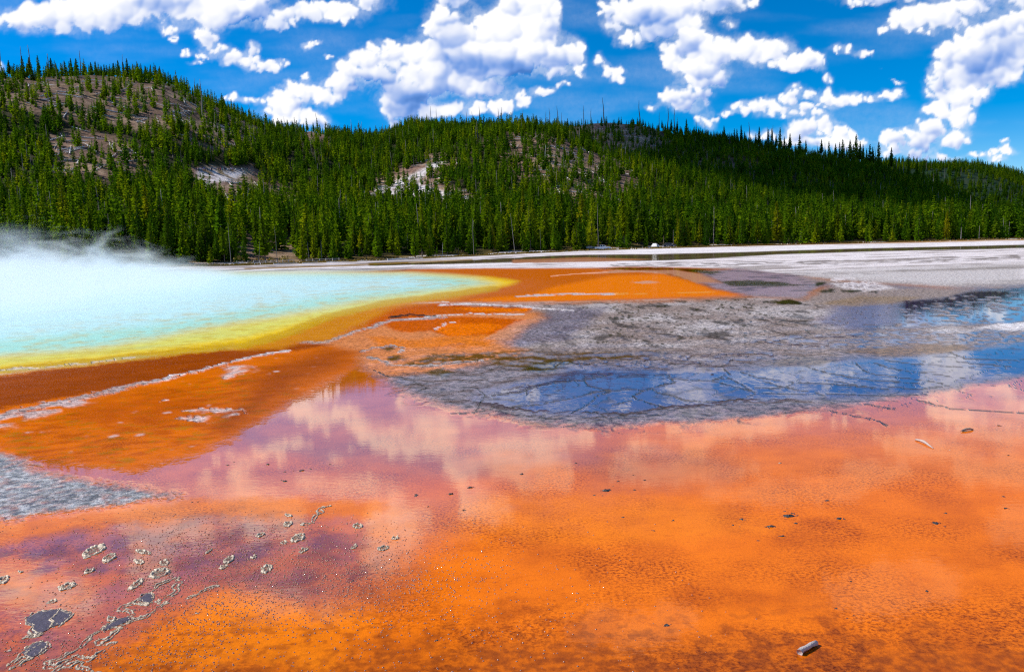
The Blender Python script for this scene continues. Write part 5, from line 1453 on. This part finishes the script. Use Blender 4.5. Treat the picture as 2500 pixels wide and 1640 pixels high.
def crust_island(label, cx, cy, rx, ry, tilt, partial=1.0, floor=False, zc=True):
    if zc: cx, cy = Z7(cx, cy); rx *= .2521; ry *= .2521
    t = math.radians(tilt)
    P3 = on_flat(np.array([cx, cx + rx * math.cos(t), cx - ry * math.sin(t)]), np.array([cy, cy + rx * math.sin(t), cy + ry * math.cos(t)]))[:, :2]
    c0, a, b = P3[0], P3[1] - P3[0], P3[2] - P3[0]
    inv = np.linalg.inv(np.stack([a, b], 1))
    ext = np.abs(a) + np.abs(b)
    sc = 1.0 / max(0.02, min(0.11, 0.32 * (np.linalg.norm(a) * np.linalg.norm(b)) ** .5))
    def hf(X, Y, wx, wy):
        u = inv[0, 0] * X + inv[0, 1] * Y; v = inv[1, 0] * X + inv[1, 1] * Y
        rho = np.hypot(u, v) + 0.42 * fbm(wx * sc * .8, wy * sc * .8, 4, 601)
        rg_ = ridged(wx * sc * 1.1, wy * sc * 1.1, 611)
        ring = np.exp(-((rho - .80) / .17) ** 2) * (0.35 + 1.1 * smooth(-.35, .3, fbm(wx * sc * .5, wy * sc * .5, 2, 621)))
        inner = smooth(1.05, .75, rho) * (rg_ - .22) * 1.6
        return .0125 * (ring * (0.55 + 0.7 * rg_) + np.maximum(inner, 0) * .8 - .30) + .0015 * fbm(wx * 90, wy * 90, 2, 631)
    e1 = ext * 1.35
    me = relief("mineral_crust", hf, (-e1[0], e1[0], -e1[1], e1[1]), .0055, c0, M_CRUST)
    o = link("mineral_crust", me); o.location = (c0[0], c0[1], 0.0)
    tag(o, label, "mineral crust", "crust islands on the near orange mat")
    return o
def ridge_relief(pts, name, half=.022, amp=.0125, closed=False, off=(0, 0), cell=.0055):
    pts = [np.array(p, float)[:2] for p in pts]
    A_ = np.array(pts); pad = half * 3
    def hf(X, Y, wx, wy):
        w1, w2 = fbm(wx * 9, wy * 9, 4, 641) * half * 1.3, fbm(wx * 9, wy * 9, 4, 651) * half * 1.3
        d = poly_dist(X + w1, Y + w2, pts, closed)
        hw = half * (0.40 + 0.85 * smooth(-.5, .5, fbm(wx * 6, wy * 6, 2, 661)))
        rg_ = ridged(wx * 22, wy * 22, 671)
        return amp * (np.exp(-((d - hw * .6) / (hw * .30)) ** 2) * (.15 + 1.15 * rg_ + .5 * fbm(wx * 14, wy * 14, 2, 691)) - .20 + .3 * np.maximum(rg_ - .5, 0) * (d < hw * 2)) + .0012 * fbm(wx * 90, wy * 90, 2, 681)
    return relief(name, hf, (A_[:, 0].min() - pad, A_[:, 0].max() + pad, A_[:, 1].min() - pad, A_[:, 1].max() + pad), cell, off, M_CRUST)
for a in [("long twin-lobed pale crust island, highest of the left group", 910, 375, 125, 48, -25), ("open crust loop just right of the long twin-lobed island", 1060, 440, 75, 36, -25), ("broken thin crust ring above the middle of the left mat", 1390, 385, 80, 20, 10), ("small crust ring with a dark pebble below the broken thin ring", 1350, 480, 52, 24, 10),
          ("small round crust patch just above the branching ridge", 1590, 490, 48, 28, 0), ("flat narrow crust islet below the long twin-lobed island", 865, 570, 62, 20, -20), ("lumpy oval crust island left of the branching ridge", 650, 720, 92, 32, -15), ("crust loop cut by the left edge of the picture", 30, 655, 70, 34, -25), ("tiny crust speck right of the left-edge loop", 200, 575, 26, 10, 0), ("small pale crust blob above the big violet slab", 505, 865, 55, 16, -15),
          ("wide crust loop heading the branching ridge", 1545, 590, 112, 44, -15), ("elongated crust lobe left of the ridge head", 1320, 700, 100, 26, -32), ("rounded crust ring at the middle of the purple speckle", 2220, 460, 62, 30, -30), ("crust scrap touching the rounded ring's lower left", 2165, 530, 45, 20, -20), ("thin slanted crust scrap up left of the rounded ring", 2025, 375, 48, 10, -35), ("round pale crust button beside the ridge middle", 1080, 1035, 48, 26, 0)]:
    crust_island(*a)
for lb, cx, cy, rx, ry, tl in [("netted crust island in the centre-left orange", 727, 1313, 20, 9, -15), ("small crust loop above the netted island", 703, 1279, 12, 6, -15), ("faint crust loop left of the zigzag crust", 705, 1258, 10, 3, 5), ("open crust hook right of the purple speckle", 652, 1388, 16, 10, -25), ("slim crust scrap above the purple speckle", 636, 1306, 13, 4, -20), ("tiny crust scrap below the slim one", 620, 1359, 9, 4, -15), ("crust scrap under the netted island", 741, 1343, 13, 5, -25), ("small crust loop in the pink reflection", 873, 1284, 13, 6, 0),
                               ("thin pale crust ring right of the pink reflection", 965, 1313, 9, 4, 0), ("slanted crust scrap in the brown speckle centre", 864, 1335, 10, 4, -25), ("jagged crust loop at the edge of the white reflection", 936, 1338, 15, 6, -15), ("crust scrap left of the netted island", 693, 1324, 8, 4, -10)]:
    crust_island(lb, cx, cy, rx, ry, tl, zc=False)
def slab(label, poly, crack=None, tail=None, ridge_w=.009):
    P7 = [Z7(*p) for p in poly]; W = flat_pts(P7); c0 = W.mean(0); W = W - c0
    e = empty("crust_slab", (c0[0], c0[1], 0.0)); tag(e, label, "mineral crust", "violet-floored crust slabs")
    m = MB(); V = [(0, 0, .006)]; 
    ring = []
    for i in range(len(W)):
        for t in (0, .34, .67):
            p = W[i] * (1 - t) + W[(i + 1) % len(W)] * t; ring.append(p)
    V += [(p[0] * .5, p[1] * .5, .006 + .004 * rr.random()) for p in ring] + [(p[0], p[1], .004) for p in ring]
    n = len(ring)
    T = [(0, 1 + i, 1 + (i + 1) % n) for i in range(n)]; Qd = [(1 + i, 1 + n + i, 1 + n + (i + 1) % n, 1 + (i + 1) % n) for i in range(n)]
    link("slab_floor", MB().add(V, Qd, T).mesh("slab_floor", M_INNER), parent=e)
    link("rim", ridge_relief(ring, "rim", ridge_w * 2.4, .014, True, c0), parent=e)
    if crack:
        C = flat_pts([Z7(*p) for p in crack]) - c0; q = link("crack_ridge", ridge_relief(C, "crack_ridge", .008, .013, False, c0, .004), parent=e); q.location = (0, 0, .006)
    for tl in (tail or []):
        C = flat_pts([Z7(*p) for p in tl]) - c0; link("tail_ridge", ridge_relief(C, "tail_ridge", .024, .013, False, c0), parent=e)
slab("big violet-floored crust slab near the lower left corner", [(260, 1020), (380, 960), (480, 950), (580, 935), (620, 955), (660, 965), (700, 990), (640, 1040), (580, 1090), (500, 1110), (440, 1150), (340, 1190), (300, 1150), (320, 1110), (250, 1080)], [(585, 940), (550, 985), (485, 1045), (520, 1070), (490, 1105)], [[(340, 1180), (260, 1215), (235, 1222)], [(470, 1130), (380, 1195), (300, 1215)]])
slab("smaller violet-floored crust slab in the lower left corner", [(215, 1365), (270, 1310), (340, 1265), (400, 1250), (450, 1262), (470, 1300), (440, 1330), (390, 1370), (330, 1400), (250, 1400)], [(250, 1370), (330, 1320), (400, 1280)], [[(220, 1380), (180, 1430), (120, 1470), (60, 1490)], [(330, 1400), (240, 1440), (160, 1490), (90, 1520)]])
slab("triangular violet crust plate inside the branching ridge", [(1330, 850), (1400, 800), (1450, 780), (1480, 800), (1475, 850), (1440, 885), (1390, 870)], None, [[(1330, 850), (1275, 880)]], .008)
slab("narrow violet crust plate low on the branching ridge", [(1000, 1120), (1080, 1070), (1180, 1025), (1240, 1015), (1270, 1030), (1220, 1065), (1130, 1100), (1080, 1120), (1010, 1150)], None, None, .008)
BR = [[(1740, 640), (1640, 655), (1600, 680), (1540, 700), (1500, 740), (1480, 770)], [(1720, 650), (1730, 690), (1700, 705), (1730, 740), (1690, 790), (1610, 835), (1540, 855)], [(1610, 870), (1540, 925), (1480, 965), (1400, 1010), (1290, 1045), (1240, 1075), (1160, 1105), (1140, 1160), (1050, 1220), (960, 1250), (955, 1275), (1010, 1285), (1090, 1275), (1040, 1320), (960, 1365), (900, 1400), (830, 1405)],
      [(1480, 870), (1440, 895), (1380, 880), (1320, 880), (1200, 910), (1165, 940), (1240, 955), (1290, 990), (1250, 1015)], [(1540, 855), (1560, 880), (1610, 885)], [(1000, 1130), (940, 1165), (870, 1200), (850, 1240), (780, 1310), (700, 1350), (600, 1400), (520, 1430), (460, 1450), (470, 1490), (540, 1495), (620, 1450), (780, 1380), (830, 1405)], [(900, 1400), (850, 1440), (760, 1445), (680, 1480), (600, 1500), (540, 1547)], [(800, 1450), (760, 1495), (830, 1505), (860, 1535), (960, 1546)],
      [(2080, 720), (2020, 735), (1960, 770), (1900, 800), (1830, 830)], [(1120, 1110), (1180, 1120), (1100, 1160), (1150, 1130)]]
e = empty("crust_ridge", (-4, 5, 0)); tag(e, "long branching pale crust ridge winding down to the bottom edge, lower left", "mineral crust")
for k, b in enumerate(BR):
    C = flat_pts([Z7(*p) for p in b]) - np.array([-4, 5])
    link("ridge_branch", ridge_relief(C, "ridge_branch", .026, .0135, False, (-4, 5)), parent=e)
C0 = flat_pts([(802, 1236)])[0]
C = flat_pts([(802, 1235), (779, 1242), (781, 1253), (765, 1268), (768, 1276), (750, 1279), (737, 1280)]) - C0
o = link("mineral_crust", ridge_relief(C, "mineral_crust", .030, .015, False, C0)); o.location = (C0[0], C0[1], 0); tag(o, "zigzag dark-edged crust line left of the centre of the orange mat", "mineral crust", "crust islands on the near orange mat")

# dark stones: x, y, half width in picture units, tone
M_STONE = simple("dark_wet_stone", (0.045, 0.038, 0.034), 0.4, 0.7, 30, 0.8)
M_TANSTONE = simple("tan_stone", (0.42, 0.33, 0.24), 0.6, 0.4, 25, 0.6)
def q3(x, y, w, k=0): return (800 + x * .3782, 1050 + y * .3782, w * .3782, k)
def q8(x, y, w, k=0): return (1600 + x * .3782, 1050 + y * .3782, w * .3782, k)
def q7(x, y, w, k=0): return (x * .3782, 1050 + y * .3782, w * .3782, k)
ST = [q3(570, 422, 24), q3(795, 412, 32), q3(920, 370, 28), q3(1600, 212, 15), q3(1250, 283, 22), q3(1795, 388, 36), q3(1720, 420, 16), q3(1975, 288, 13), q3(2045, 322, 16), q3(1875, 330, 16), q3(1845, 360, 9), q3(1980, 385, 15), q3(1775, 422, 10), q3(650, 493, 15), q3(880, 515, 18), q3(1905, 560, 14), q3(2230, 582, 18), q3(2105, 648, 15), q3(445, 635, 8), q3(160, 972, 12), q3(2190, 1258, 30), q3(705, 1355, 18), q3(765, 616, 13), q3(725, 845, 6), q3(1185, 1190, 5, 1), q3(1740, 170, 10),
      q8(555, 575, 27), q8(860, 553, 54), q8(1105, 452, 20), q8(500, 612, 16), q8(745, 620, 34), q8(1185, 570, 32), q8(1808, 600, 30), q8(1872, 535, 16), q8(1870, 622, 12), q8(2247, 428, 15), q8(2260, 503, 18), q8(818, 682, 22), q8(665, 712, 14), q8(1265, 975, 15), q8(1750, 1038, 20), q8(360, 1325, 9, 1), q8(1280, 1192, 9), q8(1238, 1213, 10), q8(805, 212, 15, 1), q8(215, 990, 7, 1), q8(1170, 1150, 14), q8(545, 622, 9), q8(905, 598, 22), q8(838, 522, 14), q8(850, 505, 9), q8(1480, 455, 9), q8(2280, 162, 13), q8(1900, 128, 7, 1),
      q7(1240, 465, 11), q7(1278, 462, 12), q7(1835, 330, 30), q7(1730, 222, 20), q7(1470, 225, 14), q7(1512, 205, 9), q7(1840, 268, 14), q7(1895, 262, 9), q7(1945, 260, 26), q7(2005, 250, 12), q7(2068, 248, 8), q7(2130, 220, 14), q7(870, 528, 4), q7(2280, 970, 14), q7(1270, 1180, 14, 1), q7(65, 1420, 20, 1), (1738, 914, 8, 0), (1918, 1008, 7, 0), (2440, 1039, 7, 0), (1016, 1207, 7, 0)]
def where_of(x, y):
    ver = "of the pink reflection" if y < 1180 else ("of the pale orange band" if y < 1300 else ("of the plain orange mat" if y < 1450 else "of the dark bottom edge"))
    hor = "left" if x < 620 else ("centre-left" if x < 1050 else ("centre" if x < 1450 else ("centre-right" if x < 1850 else ("right" if x < 2200 else "far right"))))
    return f"{hor} {ver}"
groups = {}
for s in ST: groups.setdefault(where_of(s[0], s[1]), []).append(s)
for wh, lst in groups.items():
    lst.sort()
    for k, (px, py, w, tone) in enumerate(lst):
        c = on_flat(px, py); sc = w * np.linalg.norm(c - CAMP) / F_PX
        m = MB(); nodule(m, 0, 0, sc * .62, 0, .5)
        for j in range(max(4, int(w * .9))):
            a = rr.uniform(-1, 1); nodule(m, a * sc, rr.gauss(0, .35) * sc, sc * rr.uniform(.10, .30), 0, .6)
        o = link("mineral_stone", m.mesh("mineral_stone", M_TANSTONE if tone else M_STONE)); o.location = (c[0], c[1], -0.12 * sc); o.rotation_euler = (0, 0, rr.uniform(-.5, .5))
        siz = "large" if w > 11 else ("tiny" if w < 4.5 else "small")
        ct = "tan" if tone else "dark"
        tag(o, f"{ordinal(k) + ' from the left, ' if len(lst) > 1 else ''}{siz} {ct} stone clump, {wh}", "stone", "stones on the mat in " + wh)

# sticks
def stick(pts, rads, label, mat, name="driftwood_stick"):
    W = flat_pts(pts); c0 = W.mean(0); W = W - c0
    path = [(p[0], p[1], rads[i] * .8 + (0.01 if 0 < i < len(W) - 1 else 0)) for i, p in enumerate(W)]
    m = MB().tube(path, rads, 10)
    o = link(name, m.mesh(name, mat)); o.location = (c0[0], c0[1], 0.0)
    return tag(o, label, "stick", "driftwood sticks on the mat")
M_STICK = simple("pale_stick", (0.52, 0.43, 0.38), 0.7, 0.25, 40, 0.3)
M_STICK2 = simple("brown_stick", (0.36, 0.27, 0.20), 0.8, 0.4, 40, 0.4)
stick([(1952, 1598), (1958, 1593), (1970, 1588), (1980, 1581), (1992, 1574)], [.021, .017, .016, .016, .018], "short thick pale stick at the bottom edge, right of centre", M_STICK)
stick([(2236, 1075), (2246, 1078), (2256, 1082), (2264, 1087), (2278, 1095)], [.013, .012, .016, .012, .006], "pale knobbly stick lying on the right side of the mat", M_STICK)
stick([(2347, 1054), (2358, 1051), (2368, 1050), (2376, 1050)], [.012, .015, .014, .010], "thin dark bent stick up right of the knobbly one", M_STICK2)

# tiny gas bubbles on the wet mat, too many to count
m = MB(); Rb = np.random.default_rng(99)
for k in range(8500):
    c = [(720, 1400, 240, 60), (430, 1460, 140, 90), (900, 1500, 320, 100), (500, 1330, 260, 50), (180, 1600, 160, 40)][Rb.choice(5, p=[.44, .20, .12, .14, .10])]
    px, py = Rb.normal(c[0], c[2]), Rb.normal(c[1], c[3])
    if py < 1240 or py > 1660 or px < -20: continue
    w = on_flat(px, py); s = Rb.uniform(.003, .0085)
    V = [(w[0] + s * math.cos(a), w[1] + s * math.sin(a), -.001) for a in (0, 1.05, 2.09, 3.14, 4.19, 5.24)] + [(w[0] + .6 * s * math.cos(a + .5), w[1] + .6 * s * math.sin(a + .5), s * .6) for a in (0, 1.05, 2.09, 3.14, 4.19, 5.24)] + [(w[0], w[1], s * .8)]
    m.add(V, [(i, (i + 1) % 6, 6 + (i + 1) % 6, 6 + i) for i in range(6)], [(6 + i, 6 + (i + 1) % 6, 12) for i in range(6)])
Nb = Nodes("bubble_film")
Nb.surf(Nb.n('ShaderNodeBsdfPrincipled', {'Base Color': (0.34, 0.13, 0.06, 1), 'Roughness': 0.3, 'Coat Weight': 1.0}).outputs[0])
tag(link("gas_bubbles", m.mesh("gas_bubbles", Nb.m)), "tiny glinting gas bubbles scattered over the near mat", kind='stuff')

# ------------------------------------------------------------------ steam over the spring
N = Nodes("steam")
geo = N.n('ShaderNodeNewGeometry').outputs['Position']
sx = N.n('ShaderNodeSeparateXYZ', {0: geo})
X, Y, Z = sx.outputs
s = N.math('ADD', N.math('MULTIPLY', X, -1.0), N.math('MULTIPLY', Y, -0.30))
side = N.rng(s, -24, 14, 0, 1, 'SMOOTHSTEP')          # thin veil over the water
tall = N.rng(s, 4, 26, 0, 1)                          # tall steam on the left
deep = N.math('MULTIPLY', N.rng(Y, 18, 52, 0, 1, 'SMOOTHSTEP'), N.rng(Y, 128, 168, 1, 0, 'SMOOTHSTEP'))
mp = N.n('ShaderNodeMapping', {'Vector': geo, 'Rotation': (0.0, -0.35, 0.0), 'Scale': (0.14, 0.08, 0.26)}).outputs[0]
nz = N.noise(mp, 1.0, 5, 0.60, 0.8)
top = N.math('ADD', 0.9, N.math('MULTIPLY', tall, N.math('ADD', 1.5, N.math('MULTIPLY', N.rng(nz, 0.42, 0.68), 8.0))))
fall = N.rng(N.math('DIVIDE', Z, top), 0.1, 1.0, 1, 0, 'SMOOTHSTEP')
wisp = N.math('POWER', N.rng(nz, 0.40, 0.68, 0.0, 1.0), 1.4)
low = N.rng(Z, 0.2, 2.6, 1.0, 0.0)
shape = N.math('ADD', N.math('MULTIPLY', N.math('MULTIPLY', wisp, tall), 1.8), N.math('MULTIPLY', low, N.math('ADD', 0.35, N.math('MULTIPLY', tall, 0.5))))
den = N.math('MULTIPLY', N.math('MULTIPLY', N.math('MULTIPLY', side, deep), fall), N.math('MULTIPLY', shape, 0.115))
vs = N.n('ShaderNodeVolumePrincipled', {'Color': (0.95, 0.975, 1.0, 1), 'Density': den, 'Anisotropy': 0.15})
N.t.links.new(vs.outputs[0], N.out.inputs['Volume'])
N.m.cycles.volume_sampling = 'MULTIPLE_IMPORTANCE' if hasattr(N.m.cycles, 'volume_sampling') else 'DISTANCE'
m = MB()
foot = [(-140, 24), (-12, 24), (14, 70), (10, 178), (-160, 178)]
V = [(x, y, .05) for x, y in foot] + [(x, y, 10.5) for x, y in foot]
m.add(V, [(i, (i + 1) % 5, 5 + (i + 1) % 5, 5 + i) for i in range(5)], [(0, 2, 1), (0, 3, 2), (0, 4, 3), (5, 6, 7), (5, 7, 8), (5, 8, 9)])
me = mesh_np("steam", m.V, quads=m.Q, tris=m.T, shade=False)
st_o = link("steam", me, N.m)
tag(st_o, "white steam rising and drifting over the left side of the hot spring", kind='stuff')
scene.cycles.volume_step_rate = 0.35
